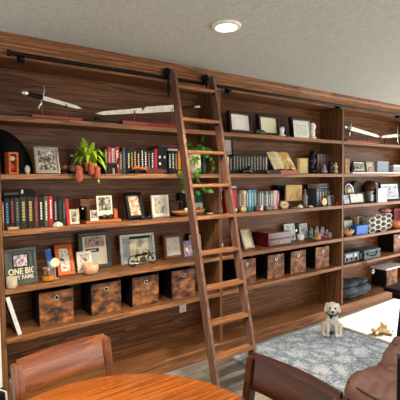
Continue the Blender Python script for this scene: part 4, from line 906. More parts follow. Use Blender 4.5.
for k, (c_, nm) in enumerate((('#2e5a45', 'thin green book lying under the white one on the red books'), ('#d6d4c8', 'thin white book lying topmost over the red books beside the ladder'))):
    a, b = at(228.8, 190, .10), at(236.4, 190, .10); t = thing('book', nm, 'book', ((a.x + b.x) / 2 + .004, .105, at(233, 190.0, .10).z + .003 + .0145 * k), 0, G); wd = b.x - a.x
    mb = MB(); mb.box(-wd / 2, wd / 2, 0, .12, 0, .0015); mb.box(-wd / 2, wd / 2, 0, .12, .0115, .013); mb.box(-wd / 2, wd / 2, 0, .002, .0015, .0115); obj('cover', mb, M(c_, .5), t); obj('pages', MB().box(-wd / 2 + .002, wd / 2 - .002, .002, .118, .0016, .0114), pagem, t)
xc, wd, h = slot(240.6, 244.6, 205.5, .05, ZC); t = thing('bud_vase', 'small gold round bud vase before the tan book', 'vase', (xc, .05, ZC)); obj('vase_body', MB().lathe([(wd * .3, 0), (wd * .5, h * .25), (wd * .5, h * .45), (wd * .16, h * .7), (wd * .15, h * .9), (wd * .22, h)], seg=20), M('#c9b06a', .3, .3), t, True); obj('foot', MB().lathe([(wd * .34, 0), (wd * .34, .004), (wd * .2, .005)], seg=18), gold, t, True)
xc, wd, h = slot(231.5, 237.2, 208.7, .045, ZC); t = thing('shell_dish', 'small pinkish shell dish before the red books', 'dish', (xc, .05, ZC)); obj('dish_body', MB().lathe([(wd * .2, 0), (wd * .42, h * .5), (wd * .5, h), (wd * .45, h), (wd * .25, h * .4), (.001, h * .3)], seg=20), M('#cfa998', .4), t, True); obj('pearl', MB().ball((0, 0, h * .7), wd * .2, 10), ivory, t, True)
for k, (px, py, cc, lab) in enumerate((((253.3, 256.2), 205.5, '#1a1a1b', 'small black figurine, leftmost of the row before the grey books'), ((256.6, 259.4), 206, '#a83a32', 'small red and white figurine before the grey books'), ((259.8, 263.4), 205.5, '#d6d3ca', 'white animal figurine before the grey books'), ((263.8, 267.2), 206.3, '#2b2a28', 'dark low figurine before the grey books'), ((267.6, 271), 206.5, '#8e8d88', 'grey low figurine, rightmost before the grey books'))):
    figurine(lab, px, py, .055, ZC, M(cc, .4, var=.3, scale=80), [(0, 0, .2, .45, .35, .22), (.05, 0, .55, .3, .25, .3), (.1, -.05, .85, .22, .2, .16), (-.3, 0, .35, .16, .16, .2)])
a, b = at(281, 190, .16), at(290, 190, .16); xc, wd, h = slot(279.8, 287, 186.5, .17, ZC); t = thing('photo_box', 'black upright box behind the gold panel', 'box', (xc, .20, ZC)); obj('case', MB().box(-wd / 2, wd / 2, 0, .07, 0, h, bev=.002), black, t); obj('lid', MB().box(-wd / 2 - .002, wd / 2 + .002, -.002, .072, h, h + .012, bev=.002), M('#181717', .4), t)
# gold panel on a stand
xc, wd, h = slot(286.2, 302, 185.2, .12, ZC); hb = at(294, 201, .12).z - ZC
t = thing('gold_panel', 'square gold panel with dark brush strokes standing on the third shelf', 'panel', (xc, .12, ZC)); hw = wd / 2
obj('panel_face', MB().box(-hw, hw, 0, .014, hb, h, bev=.002), M('#bd9a58', .5), t)
def stroke(pts, wdt):
    P = [Vector((x * wd, -.0012, hb + z * (h - hb))) for x, z in pts]; mb = MB()
    for p0, p1 in zip(P, P[1:]): d = (p1 - p0).normalized(); n_ = Vector((d.z, 0, -d.x)) * wdt; mb.quad(p0 - n_, p1 - n_, p1 + n_, p0 + n_)
    return mb
for pts in ([(-.28, .05), (-.18, .30), (-.02, .50)], [(.36, .78), (.20, .52), (.08, .38)], [(.08, .38), (.18, .22), (.32, .10)]): obj('brush_stroke', stroke(pts, .005), M('#8d6420', .45), t)
obj('stand_foot', MB().box(-.02, .03, -.015, .05, 0, .012, bev=.002).box(-.012, -.004, .014, .022, .010, h * .6).box(.012, .020, .014, .022, .010, h * .6).box(-.012, -.004, -.012, .018, hb - .012, hb - .004).box(.012, .02, -.012, .018, hb - .012, hb - .004), FRW, t)
xc, wd, h = slot(280.8, 290.4, 201.2, .055, ZC); t = thing('wooden_plaque', 'tan hexagonal wooden plaque leaning before the gold panel', 'plaque', (xc, .06, ZC)); X = Matrix.Rotation(-R(12), 4, 'X')
P = [(-wd * .5, h * .5), (-wd * .28, h), (wd * .28, h), (wd * .5, h * .5), (wd * .28, .001), (-wd * .28, .001)]
obj('board', MB().prism(P, .010, X @ Matrix(((1, 0, 0, 0), (0, 0, 1, .0), (0, 1, 0, .002), (0, 0, 0, 1)))), WR['t'], t); obj('inset', MB().prism([(x * .78, h * .5 + (z - h * .5) * .76) for x, z in P], .002, X @ Matrix(((1, 0, 0, 0), (0, 0, 1, -.001), (0, 1, 0, .002), (0, 0, 0, 1)))), M('#d9bd94', .5, var=.2), t); obj('engraving', MB().box(-wd * .22, wd * .22, -.002, 0, h * .42, h * .58, X @ Matrix.Translation((0, 0, .002))), M('#7d5a38', .6), t)
for px, py, cc, lab in (((290.8, 297.5), 206.8, '#8a7458', 'brown flat stone before the gold panel'), ((297.8, 302.3), 204.6, '#dcd9cf', 'white crystal rock before the gold panel'), ((308.4, 312.4), 205.5, '#d6d2c6', 'white rock right of the grey statuette')):
    figurine(lab, px, py, .03, ZC, M(cc, .5, var=.25, scale=60), [(0, 0, .35, .5, .4, .38), (.15, .1, .6, .28, .25, .38), (-.2, -.05, .4, .25, .3, .3)], 'stone', 'stones on the third shelf', 'stone')
figurine('grey-brown standing statuette beside the gold panel', (302.4, 307.6), 188.2, .075, ZC, M('#6d675b', .4, .2, var=.35, scale=60), [(0, 0, .06, .5, .42, .08), (0, 0, .28, .34, .28, .24), (.02, 0, .52, .38, .28, .16), (0, 0, .70, .2, .18, .14), (.0, 0, .88, .15, .14, .10), (-.25, 0, .45, .1, .1, .2), (.3, 0, .42, .1, .1, .2)], 'statuette', None, 'statuette')
xc, wd, h = slot(309, 316.2, 185.5, .24, ZC); t = thing('storage_box', 'plain black tall box between the statuette and grey-blue books', 'box', (xc, .247, ZC)); obj('case', MB().box(-wd / 2, wd / 2, 0, .04, 0, h * .92, bev=.003), black, t); obj('lid', MB().box(-wd / 2 - .002, wd / 2 + .002, -.002, .042, h * .92, h, bev=.002), M('#1d1c1c', .4), t)
books('of grey-blue row by right divider', G, ZC, .11, [(316.6 + 2.75 * k, 319.2 + 2.75 * k, 188.8, c_, t_, d_) for k, (c_, t_, d_) in enumerate((('#4d5866', '#9aa3ac', 'grey-blue book'), ('#3a434d', '#b59a62', 'slate book with gilt lettering'), ('#343b42', '#b59a62', 'dark slate book with gilt lettering'), ('#3d434a', '#a58b5a', 'charcoal-blue book with gilt lettering'), ('#2a2e33', '#7d7058', 'near-black book')))], .13)
for k in range(3):
    a, b = at(316.2, 188, .11), at(330.6, 188, .11); t = thing('book', ('black book lying directly on the grey-blue row', 'grey book lying midway on the grey-blue row', 'pale-edged black book lying topmost on the grey-blue row')[k], 'book', ((a.x + b.x) / 2, .11 + .004 * k, at(323, 188.7, .11).z + .0025 + .0175 * k), 0, G); wd = b.x - a.x - .01 * k
    mb = MB(); mb.box(-wd / 2, wd / 2, 0, .12, 0, .0018); mb.box(-wd / 2, wd / 2, 0, .12, .0145, .0163); mb.box(-wd / 2, wd / 2, 0, .0025, .0018, .0145); obj('cover', mb, M(('#161718', '#4b5052', '#1d1f20')[k], .5), t); obj('pages', MB().box(-wd / 2 + .002, wd / 2 - .002, .003, .118, .0019, .0144), pagem, t)
    if k != 1: obj('spine_lettering', MB().box(-wd * .3, wd * .32, -.0006, .001, .006, .0115), M('#a9aaa5', .5), t)
xc, wd, h = slot(321.8, 328.2, 198.3, .05, ZC); t = thing('medallion', 'round cream and gold medallion on a small stand before the grey-blue books', 'medallion', (xc, .055, ZC)); r = min(wd, h) / 2 - .002
obj('disc', MB().cyl((0, 0, h - r), (0, .008, h - r), r, seg=28), M('#c9a56a', .4, .2), t, 'auto'); obj('face', MB().cyl((0, -.001, h - r), (0, .001, h - r), r * .75, seg=24), M('#dfc9a2', .5), t, 'auto'); obj('stand_foot', MB().box(-r * .8, r * .8, -.01, .025, 0, max(.006, h - 2 * r + .004), bev=.002), FRW, t)
frame('small black panel frame right of the round medallion', (328.4, 334.2), 196.2, .06, ZC, M('#8d8a88', .4, .3), M('#0e0e12', .2), .005, None, 0, 6, 0, .014)
figurine('small red flower-like ornament against the right divider', (335.0, 338.6), 201.5, .045, ZC, M('#a3161f', .4, var=.2), [(0, 0, .2, .5, .4, .22), (-.1, 0, .6, .32, .3, .3), (.2, 0, .45, .28, .28, .26), (0, 0, .9, .14, .14, .12)])

# ------------------------------------------------------------------ third shelf, right bay
xc, wd, h = slot(344.6, 354.5, 178.5, .13, ZC); t = thing('decorative_plate', 'blue, white and yellow round plate standing at the right divider', 'plate', (max(xc, XR + .10), .14, ZC)); r = h / 2
XP = Matrix.Translation((0, 0, r + .003)) @ Matrix.Rotation(-R(10), 4, 'X') @ Matrix.Rotation(R(90), 4, 'X')
pr = min(r, .085)
obj('rim', MB().lathe([(pr * .62, 0), (pr, .008), (pr, .012), (pr * .62, .004)], seg=36, mx=XP), M('#d8d9d4', .25), t, True); obj('plate_band', MB().lathe([(pr * .40, .0015), (pr * .78, .0065), (pr * .78, .0085), (pr * .40, .004)], seg=36, mx=XP), M('#2a62a5', .25), t, True)
obj('centre', MB().lathe([(.001, .0), (pr * .46, .002), (pr * .46, .005), (.001, .004)], seg=24, mx=XP), M('#dcc042', .3), t, True); obj('easel', MB().box(-.03, .03, -.03, .05, 0, .008, bev=.002).box(-.025, -.017, -.03, -.022, .008, r * .5).box(.017, .025, -.03, -.022, .008, r * .5), M('#b59a2c', .4), t)
xc, wd, h = slot(352.5, 361, 181, .22, ZC); t = thing('arched_box', 'dark arch-topped box behind the small white photo frame', 'box', (xc, .21, ZC)); P = [(-wd / 2, 0), (wd / 2, 0)] + [(wd / 2 * math.cos(a_), h - wd / 2 + wd / 2 * math.sin(a_)) for a_ in [math.pi * k / 12 for k in range(13)]]
obj('case', MB().prism(P, .06, Matrix(((1, 0, 0, 0), (0, 0, 1, 0), (0, 1, 0, 0), (0, 0, 0, 1)))), M('#2b211c', .5), t); obj('moulding', MB().prism([(x * .8, .01 + z * .88) for x, z in P], .003, Matrix(((1, 0, 0, 0), (0, 0, 1, -.003), (0, 1, 0, 0), (0, 0, 0, 1)))), M('#3a2e27', .5), t)
frame('small black frame with blue photo leaning by the right divider', (344.4, 351), 194.8, .03, ZC, black, picture(['#5d6f8d', '#a9b5c5', '#d5dbe0'], 30, 4), .008, None, 0, 12, 0, .012)
frame('dark frame with white drawing in the right bay', (350.8, 365.3), 193.3, .055, ZC, black, picture(['#c9c6bb', '#e0ddd2', '#dcd9cd', '#8f8c84'], 26, 3), .013, None, 0, 9, 0, .016)
xc, wd, h = slot(363, 380.5, 180.5, .13, ZC); t = thing('helmet', 'brown domed helmet with silver visor and cheek guards in the right bay', 'helmet', (xc + .01, .165, ZC)); r = min(wd / 2, .105)
mb = MB(); mb.ball((0, 0, h - r * .98), (r * .92, r * .95, r * .98), 28)
for v in list(mb.bm.verts):
    if v.co.z < h * .42: v.co.z = h * .42
obj('dome', mb, M('#4a2a1e', .35, var=.3, scale=20), t, True); obj('visor', MB().lathe([(r * .90, 0), (r * .94, 0), (r * .94, h * .45), (r * .90, h * .45)], (0, 0, h * .05), 32), M('#8f8d88', .3, .7), t, 'auto')
obj('eye_slot', MB().box(-r * .62, r * .62, -r * .965, -r * .60, h * .36, h * .45), M('#0d0c0c', .2), t); obj('crest', MB().ball((.02, -r * .62, h * .80), (.035, .02, .026), 14), M('#c9b892', .4), t, True); obj('neck_ring', MB().lathe([(r * .84, 0), (r * .9, 0), (r * .9, h * .06), (r * .84, h * .06)], seg=28), M('#2e2a28', .5), t, 'auto')
xc, wd, h = slot(378, 386.5, 188.6, .02, ZC); t = thing('carton', 'white carton with blue print before the domed helmet', 'carton', (xc, .014, ZC)); obj('case', MB().box(-wd / 2, wd / 2, 0, .028, 0, h, bev=.001), M('#d5dade', .4), t); obj('print', MB().box(-wd * .2, wd * .32, -.0008, .001, h * .2, h * .82), picture(['#5e9ac0', '#b5d0de', '#d9e2e6'], 40, 3), t)
frame('large black frame with white mat and blue-grey photo in the right bay', (382, 401), 183, .11, ZC, black, picture(['#4f5561', '#9a9fae', '#c9c6cf', '#7f6f80'], 22, 7), .020, M('#dcdbd6', .6), .022, 7, 0, .02)

# ------------------------------------------------------------------ fourth shelf, left bay
Yf = .06
t, X, wd, h = frame('grey-green photo frame lettered ONE BIG HAPPY FAMILY at the far left', (4.6, 37.3), 250, Yf, ZD, M('#4a514c', .5), M('#444b46', .5), .018, None, 0, 8, 3, .022)
ph_ = obj('family_photo', MB().box(-wd * .22, wd * .20, .004, .0075, h * .50, h * .82, X), picture(['#8d3a52', '#c9c4c9', '#5a5158', '#b9a5ae'], 22, 9), t)
obj('photo_recess', MB().box(-wd * .25, wd * .26, .0075, .010, h * .47, h * .85, X), M('#15110f', .6), t)
tm = M('#d8cfae', .5)
def lay(x, z, s=1): return X @ Matrix.Translation((x, .0118, z)) @ Matrix.Rotation(R(90), 4, 'X') @ Matrix.Diagonal((.78, 1, 1, 1))
text_mesh('lettering', 'ONE BIG', h * .235, tm, t, lay(.006, h * .285), .001, .0012)
text_mesh('lettering', 'HAPPY FAMILY', h * .165, tm, t, lay(.002, h * .135), .001, .0008)
for c in t.children:
    if c.name.startswith('photo') and 'recess' not in c.name: pass
def candle(label, px0, px1, pyt, Y, z, glass, wax, name='candle'):
    xc, wd, h = slot(px0, px1, pyt, Y, z); r = wd / 2
    t = thing(name, label, 'candle', (xc, Y + r * .2, z), 0)
    obj('jar', MB().lathe([(r * .8, 0), (r * .97, h * .12), (r, h * .3), (r * .98, h), (r * .92, h), (r * .92, h * .72), (.001, h * .70)], seg=28), glass, t, True)
    obj('wax', MB().lathe([(r * .91, h * .705), (r * .91, h * .76), (.001, h * .77)], seg=24), wax, t, True); obj('wick', MB().cyl((0, 0, h * .76), (0, 0, h * .92), .002, seg=6), black, t)
    return t
candle('cream jar candle before the lettered family frame', 6, 17.3, 277.5, .012, ZD, M('#b5a98f', .35, var=.2), M('#d3cab0', .5))
xc, wd, h = slot(42.2, 54.3, 268.5, .05, ZD); r = wd / 2
t = thing('amber_jar', 'small amber glass jar with honey colour between family frame and orange frame', 'jar', (xc, .065, ZD))
obj('glass_body', MB().lathe([(r * .8, 0), (r * .95, .006), (r, h * .2), (r, h * .72), (r * .88, h * .84), (r * .88, h * .98), (r * .82, h * .98), (r * .82, h * .8), (r * .9, h * .7), (.001, h * .08)], seg=26), M('#5b3510', .08, coat=.3), t, True)
obj('contents', MB().lathe([(r * 1.003, h * .08), (r * 1.006, h * .10), (r * 1.006, h * .42), (r * 1.003, h * .44)], seg=26), M('#b8781c', .2), t, True); obj('rim', MB().lathe([(r * .84, h * .97), (r * .92, h * .98), (r * .92, h), (r * .84, h)], seg=26), M('#b9b4a8', .2, .5), t, True)
t, X, wd, h = frame('bright orange photo frame tilted on the fourth shelf of the left bay', (57.8, 75.3), 247.5, .125, ZD, M('#c4591b', .4), picture(['#3f4a4a', '#b5b1a2', '#d9d4c4', '#8a5a3a'], 32, 11), .026, M('#8f8f80', .6), .003, 26, 0, .016)
X0 = at(51.8, 268, .12); xc, wd, h = slot(49.8, 55.2, 250.5, .14, ZD)
t = thing('blue_pennant', 'blue and white upright card behind the orange frame', 'card', (xc + .004, .165, ZD)); obj('card', MB().box(-wd / 2, wd / 2, 0, .004, 0, h, Matrix.Rotation(-R(8), 4, 'X') @ Matrix.Rotation(-R(7), 4, 'Y') @ Matrix.Translation((0, 0, .004))), picture(['#183f8c', '#2a5fb0', '#a9b9cf'], 14, 5), t); obj('foot', MB().box(-wd * .4, wd * .4, -.01, .03, 0, .006, bev=.001), M('#183f8c', .5), t)
a = at(55.3, 263, .08); t = thing('badge', 'round cream badge on a stick before the orange frame', 'badge', (a.x, .085, ZD)); hz = a.z - ZD; obj('disc', MB().cyl((0, 0, hz), (0, .005, hz), .031, seg=26), M('#ddd2b2', .45), t, 'auto'); obj('stick', MB().box(-.004, .004, .0052, .008, .006, hz), M('#a58b60', .6), t); obj('foot', MB().cyl((0, .006, 0), (0, .006, .007), .020, seg=18), M('#a58b60', .6), t, 'auto')
t, X, wd, h = frame('large charcoal frame holding a photo and cream certificate on the fourth shelf', (79.5, 111.5), 233.5, .20, ZD, M('#2b3130', .45), picture(['#d9cfb2', '#d5c9a5', '#e0d9c0'], 9, 5), .030, None, 0, 7, 0, .024)
obj('photo_print', MB().box(-wd * .30, wd * .29, .0085, .0125, h * .60, h * .87, X), picture(['#3b3328', '#6b5a4a', '#b59c8e', '#8d4a45'], 26, 14), t)
obj('caption_strip', MB().box(-wd * .28, wd * .12, .0080, .0125, h * .46, h * .56, X), M('#191817', .5), t); obj('letter_sheet', MB().box(-wd * .28, wd * .12, .0082, .0125, h * .14, h * .45, X), M('#d9d5c4', .6), t); obj('caption_text', MB().box(-wd * .22, wd * .04, .0074, .0081, h * .50, h * .525, X), M('#cfcbbf', .6), t)
frame('white card frame with small photo before the charcoal frame', (77.5, 92.5), 252.5, .14, ZD, M('#dcd2bf', .5), picture(['#3a332c', '#a5978a', '#d6cbb8', '#7d6f60'], 36, 12), .020, M('#dfd6c2', .6), .003, 10, 0, .012)
xc, wd, h = slot(83.5, 99, 264.5, .06, ZD); t = thing('pink_bowl', 'peach-pink glowing glass bowl before the white card frame', 'bowl', (xc, .075, ZD)); r = wd / 2
obj('bowl_body', MB().lathe([(r * .55, 0), (r * .85, h * .15), (r, h * .5), (r * .96, h), (r * .90, h), (r * .92, h * .5), (.001, h * .38)], seg=30), M('#cf9f7f', .25, var=.15), t, True); obj('wax', MB().lathe([(r * .90, h * .62), (r * .90, h * .66), (.001, h * .67)], seg=24), M('#e6dcc8', .4), t, True)
t, X, wd, h = frame('wide silver frame with cream photo behind the model motorcycle', (121, 155.5), 235, .20, ZD, M('#9a9c98', .35, .4, var=.15), picture(['#cdbf96', '#d9cca6', '#e3dabb', '#a39a7b'], 11, 16), .020, None, 0, 8, 0, .022)
obj('mat_strip', MB().box(-wd * .44, -wd * .22, .0085, .0125, h * .10, h * .88, X), M('#8b928e', .5), t); obj('mat_strip', MB().box(wd * .34, wd * .44, .0085, .0125, h * .10, h * .86, X), M('#9aa09a', .5), t); obj('top_strip', MB().box(-wd * .22, wd * .40, .0085, .0125, h * .82, h * .92, X), M('#1d1c1a', .5), t)
for sx_, hh_ in ((-.02, .34), (.16, .22)): obj('silhouette', MB().prism([(-.014, 0), (.014, 0), (.010, h * hh_ * .5), (.003, h * hh_ * .75), (.002, h * hh_), (-.002, h * hh_), (-.004, h * hh_ * .7), (-.010, h * hh_ * .5)], .001, X @ Matrix(((1, 0, 0, sx_ * wd), (0, 0, 1, .0110), (0, 1, 0, h * .22), (0, 0, 0, 1)))), M('#a99a74', .6), t)
# wire motorcycle model
xc, wd, h = slot(127, 158, 252, .10, ZD); t = thing('model_motorcycle', 'dark metal model motorcycle before the wide silver frame', 'model', (xc, .10, ZD + .0018), R(4)); k = wd / 2; wr = .044
wm = M('#26221e', .35, .7)
for s in (-1, 1):
    cx_ = s * (k - wr)
    mb = MB(); mb.tube([(cx_ + wr * .93 * math.cos(a_), 0, wr + wr * .93 * math.sin(a_)) for a_ in [2 * math.pi * q_ / 24 for q_ in range(25)]], .0042, 7)
    for q_ in range(4): a_ = math.pi * q_ / 4; mb.tube([(cx_ - wr * .9 * math.cos(a_), 0, wr - wr * .9 * math.sin(a_)), (cx_ + wr * .9 * math.cos(a_), 0, wr + wr * .9 * math.sin(a_))], .0014, 5)
    mb.cyl((cx_, -.008, wr), (cx_, .008, wr), .008, seg=10); obj('wheel', mb, wm, t, True)
obj('frame_tubes', MB().tube([(-k + wr, 0, wr), (-k * .45, 0, wr * 1.7), (k * .2, 0, wr * 1.9), (k * .42, 0, wr * 2.1)], .004, 7).tube([(-k + wr, 0, wr), (-.01, 0, wr * .6), (k * .25, 0, wr * .8), (k * .42, 0, wr * 2.1)], .004, 7), wm, t, True)
obj('fork', MB().tube([(k - wr, .006, wr), (k * .36, .006, wr * 2.4)], .003, 6).tube([(k - wr, -.006, wr), (k * .36, -.006, wr * 2.4)], .003, 6), wm, t, True)
obj('fuel_tank', MB().ball((k * .12, 0, wr * 2.0), (.030, .013, .014), 14), wm, t, True); obj('saddle', MB().ball((-k * .30, 0, wr * 1.95), (.034, .012, .008), 14), black, t, True)
obj('engine', MB().box(-.022, .024, -.012, .012, wr * .55, wr * 1.45, bev=.003).cyl((0, 0, wr * 1.3), (.012, 0, wr * 1.75), .010, seg=12), M('#575048', .3, .8), t); obj('handlebar', MB().tube([(k * .30, -.034, wr * 2.7), (k * .36, -.015, wr * 2.5), (k * .36, .015, wr * 2.5), (k * .30, .034, wr * 2.7)], .003, 6), wm, t, True)
obj('exhaust', MB().tube([(0, -.014, wr * .8), (-.03, -.016, wr * .55), (-k * .95, -.016, wr * .62)], [.004, .005, .007], 8), steel, t, True)
frame('brown wooden frame with beach photo left of the ladder on the fourth shelf', (165.3, 183.5), 236, .195, ZD, WR['b'], picture(['#b59a78', '#c9c0ac', '#a9b0b0', '#d2c4a2'], 14, 22), .020, None, 0, 7, 0, .030)
frame('unframed-looking slim blue photo frame behind the ladder', (184.5, 192.8), 241.5, .17, ZD, M('#5d7896', .5), picture(['#2f4f86', '#8aa2c0', '#a8474a', '#d0cfd0'], 26, 6), .005, None, 0, 10, 0, .010)
frame('black frame with white mat behind the ladder on the fourth shelf', (189, 205.5), 234, .225, ZD, black, picture(['#45403c', '#8d6a55', '#b9a08a'], 30, 31), .014, M('#dcdad5', .6), .010, 6, 0, .02)

# ------------------------------------------------------------------ fourth shelf, middle bay
q = at(225.5, 240, .12); hh = at(225.5, 233, .12).z - ZD
t = thing('bottle', 'dark bottle with yellow and white label beside the middle divider', 'bottle', (XM + .014 + .05, .10, ZD)); obj('glass_body', MB().lathe([(.030, 0), (.034, .008), (.034, hh * .55), (.012, hh * .78), (.011, hh * .95)], seg=22), M('#121310', .12), t, True)
obj('label_band', MB().lathe([(.0342, hh * .18), (.0348, hh * .2), (.0348, hh * .5), (.0342, hh * .52)], seg=22), picture(['#1b1c18', '#d0c34a', '#e5e3d5'], 30, 4), t, True); obj('cap', MB().cyl((0, 0, hh * .94), (0, 0, hh * 1.02), .013, seg=14), M('#cfcabb', .4), t, 'auto')
frame('pale mottled frame leaning on the fourth shelf right of the ladder', (245.3, 255), 231, .12, ZD, M('#a2937f', .6, var=.3, scale=50), picture(['#b9a98f', '#cfc2aa', '#a59278'], 22, 5), .014, None, 0, 24, 0, .02)
t, = (thing('black_case', 'thin black upright case behind the pale mottled frame', 'case', (at(239.5, 240, .22).x, .225, ZD)),); obj('case_body', MB().box(-.05, .04, 0, .05, 0, at(239, 231, .22).z - ZD, bev=.003), black, t); obj('clasp', MB().box(-.012, .012, -.003, 0, .05, .065), steel, t)
# dark red chest
xc, wd, h = slot(268.4, 291, 232.3, .075, ZD); t = thing('keepsake_chest', 'dark red lacquered wooden chest with small knob on the fourth shelf', 'chest', (xc, .075, ZD)); hw = wd / 2
redw = wood('red_lacquer', '#340b0d', '#4f1114', '#651a1b', 'X', .6, rough=.25, coat=.5, bump=.02)
dpt = .205; obj('body', MB().box(-hw, hw, 0, dpt, .0, h * .52, bev=.003), redw, t); obj('lid', MB().box(-hw - .003, hw + .003, -.003, dpt + .003, h * .53, h, bev=.005), redw, t); dr = obj('drawer_front', MB().box(-hw + .008, hw - .008, -.004, .001, h * .08, h * .46, bev=.002), redw, t); obj('knob', MB().ball((0, -.009, h * .27), .008, 12), steel, dr, True)
frame('white photo frame behind the red chest', (286, 296.2), 224.5, .225, ZD, M('#cfd2d0', .4), picture(['#8f959a', '#c6cbcc', '#dfe2e0'], 20, 9), .016, None, 0, 9, 0, .018)
frame('white narrow photo frame left of the ornament cluster', (300.6, 308.4), 224, .235, ZD, M('#d2d4d2', .4), picture(['#6d7276', '#b5babb', '#e0e1de'], 30, 13), .014, None, 0, 7, 0, .018)
xc, wd, h = slot(295.4, 298.6, 223.5, .25, ZD); t = thing('upright_case', 'black upright case between two white frames', 'case', (xc, .262, ZD)); obj('case_body', MB().box(-wd / 2, wd / 2, 0, .03, 0, h, bev=.003), black, t); obj('clasp', MB().box(-.01, .01, -.003, 0, h * .5, h * .6), steel, t)
xc, wd, h = slot(298.5, 304, 234.5, .18, ZD); t = thing('ceramic_cup', 'small white ceramic cup before the black upright case', 'cup', (xc, .19, ZD)); obj('cup_body', MB().lathe([(wd * .3, 0), (wd * .4, h * .2), (wd * .42, h), (wd * .36, h), (wd * .34, h * .25), (.001, h * .2)], seg=20), white, t, True); obj('handle', MB().tube([(wd * .40, 0, h * .85), (wd * .62, 0, h * .7), (wd * .60, 0, h * .4), (wd * .40, 0, h * .3)], .004, 6), white, t, True)
OR = [((308.8, 313.2), 227.5, .20, '#6f807c', 'teal-grey standing ornament, leftmost of the fourth shelf cluster', 0), ((313.4, 320), 233.2, .085, '#b98a60', 'tan sitting dog ornament in front of the cluster', 1), ((313.8, 319.2), 226.5, .20, '#8a8a8a', 'grey ornament behind the tan dog ornament', 0),
      ((319.6, 324.6), 226.5, .19, '#a79aa0', 'pale mauve tall ornament in the middle of the cluster', 2), ((322.8, 326.8), 235, .10, '#a0484f', 'small red ornament low in the cluster', 1), ((325.2, 329.6), 229.5, .17, '#b7a3a6', 'pinkish ornament right of the mauve one', 0), ((327.6, 331.8), 232.2, .11, '#9a8c8f', 'grey-pink ornament in the front of the cluster', 2),
      ((330.4, 334.2), 228.2, .19, '#8d8084', 'tall grey-brown ornament at the back right of the cluster', 0), ((332.2, 336.4), 232, .12, '#c0abab', 'pale pink ornament, rightmost of the fourth shelf cluster', 2)]
SH = [[(0, 0, .12, .5, .4, .14), (0, 0, .4, .38, .3, .3), (.05, 0, .72, .3, .26, .2), (0, 0, .9, .2, .18, .12), (-.3, 0, .55, .14, .14, .2)], [(0, 0, .25, .5, .4, .26), (.1, -.1, .6, .3, .26, .26), (.05, -.15, .84, .26, .24, .16), (-.1, -.1, .94, .08, .06, .1), (.2, -.1, .94, .08, .06, .1)], [(0, 0, .1, .45, .4, .12), (-.15, 0, .4, .25, .22, .35), (.2, 0, .5, .25, .22, .3), (0, 0, .8, .3, .24, .2)]]
for px, py, Y, cc, lab, k in OR: figurine(lab, px, py, Y, ZD, M(cc, .45, var=.35, scale=70), SH[k], 'ornament', 'ornaments clustered on the fourth shelf', 'ornament')

# ------------------------------------------------------------------ fourth shelf, right bay
bowl('brown wooden bowl of small stones in the right bay', 344.8, 356.0, 230.2, .02, ZD, WR['t'], .5, None, None, 5, ('#8d7a78', '#cfc6bf', '#3a2c28'))
frame('dark frame with pale photo behind the bowl of stones', (344.6, 355.5), 219.5, .15, ZD, black, picture(['#6d7a70', '#b5b9a8', '#d5d3c4'], 18, 9), .018, M('#b5b5a8', .6), .008, 8, 0, .018)
xc, wd, h = slot(357.5, 367.5, 216.5, .165, ZD); t = thing('book', 'thick cream book standing behind the blue box', 'book', (xc, .165, ZD)); mb = MB(); hw = wd / 2
mb.box(-hw, hw, 0, .005, 0, h).box(-hw, -hw + .003, .004, .10, 0, h).box(hw - .003, hw, .004, .10, 0, h); obj('cover', mb, M('#d3c3a2', .6), t); obj('pages', MB().box(-hw + .003, hw - .003, .005, .098, .004, h - .004), pagem, t)
xc, wd, h = slot(356.8, 368, 225.6, .03, ZD); t = thing('blue_box', 'bright blue box before the cream book in the right bay', 'box', (xc, .03, ZD)); obj('case', MB().box(-wd / 2, wd / 2, 0, .08, 0, h * .78, bev=.002), M('#1d62b8', .45), t); obj('lid', MB().box(-wd / 2 - .002, wd / 2 + .002, -.002, .082, h * .78, h, bev=.002), M('#2068bf', .4), t)
# honeycomb rack
xc, wd, h = slot(369, 392.5, 214.5, .02, ZD); t = thing('honeycomb_rack', 'grey-white honeycomb bottle rack on the fourth shelf of the right bay', 'rack', (xc, .02, ZD)); hm = M('#b9b7b0', .5, var=.15)
cols_, rows_ = 4, 3; rx = wd / (cols_ * 1.5 + .5) ; rz_ = h / (rows_ + .5) / 2
for c_ in range(cols_):
    for r_i in range(rows_):
        cx_ = -wd / 2 + rx + c_ * rx * 1.5; cz_ = rz_ + r_i * 2 * rz_ + (rz_ if c_ % 2 else 0); mb = MB(); O, I = [], []
        for k in range(6):
            a_ = math.pi / 3 * k; O.append((cx_ + rx * .985 * math.cos(a_), cz_ + rz_ * 1.14 * math.sin(a_))); I.append((cx_ + rx * .80 * math.cos(a_), cz_ + rz_ * .93 * math.sin(a_)))
        V = [[mb.bm.verts.new((x, y, max(0, z))) for x, z in P_] for P_, y in ((O, 0), (I, 0), (I, .10), (O, .10))]
        for a2, b2 in ((0, 1), (1, 2), (2, 3), (3, 0)):
            for k in range(6): mb.bm.faces.new((V[a2][k], V[a2][(k + 1) % 6], V[b2][(k + 1) % 6], V[b2][k]))
        obj('cell', mb, hm, t)
obj('back_board', MB().box(-wd / 2 + .01, wd / 2 - .01, .1005, .106, 0, h * .9), M('#5d4a3d', .6), t)
xc, wd, h = slot(380.5, 388.5, 208, .09, ZD + .2); zt = at(384, 214.0, .09).z + .006
figurine('dusty pink knitted ball on top of the honeycomb rack', (380.5, 388.5), 208.2, .10, zt, M('#a5686a', .8, var=.25, scale=60), [(0, 0, .5, .5, .4, .5), (.2, 0, .4, .35, .3, .4)], 'ball', None, 'yarn_ball')
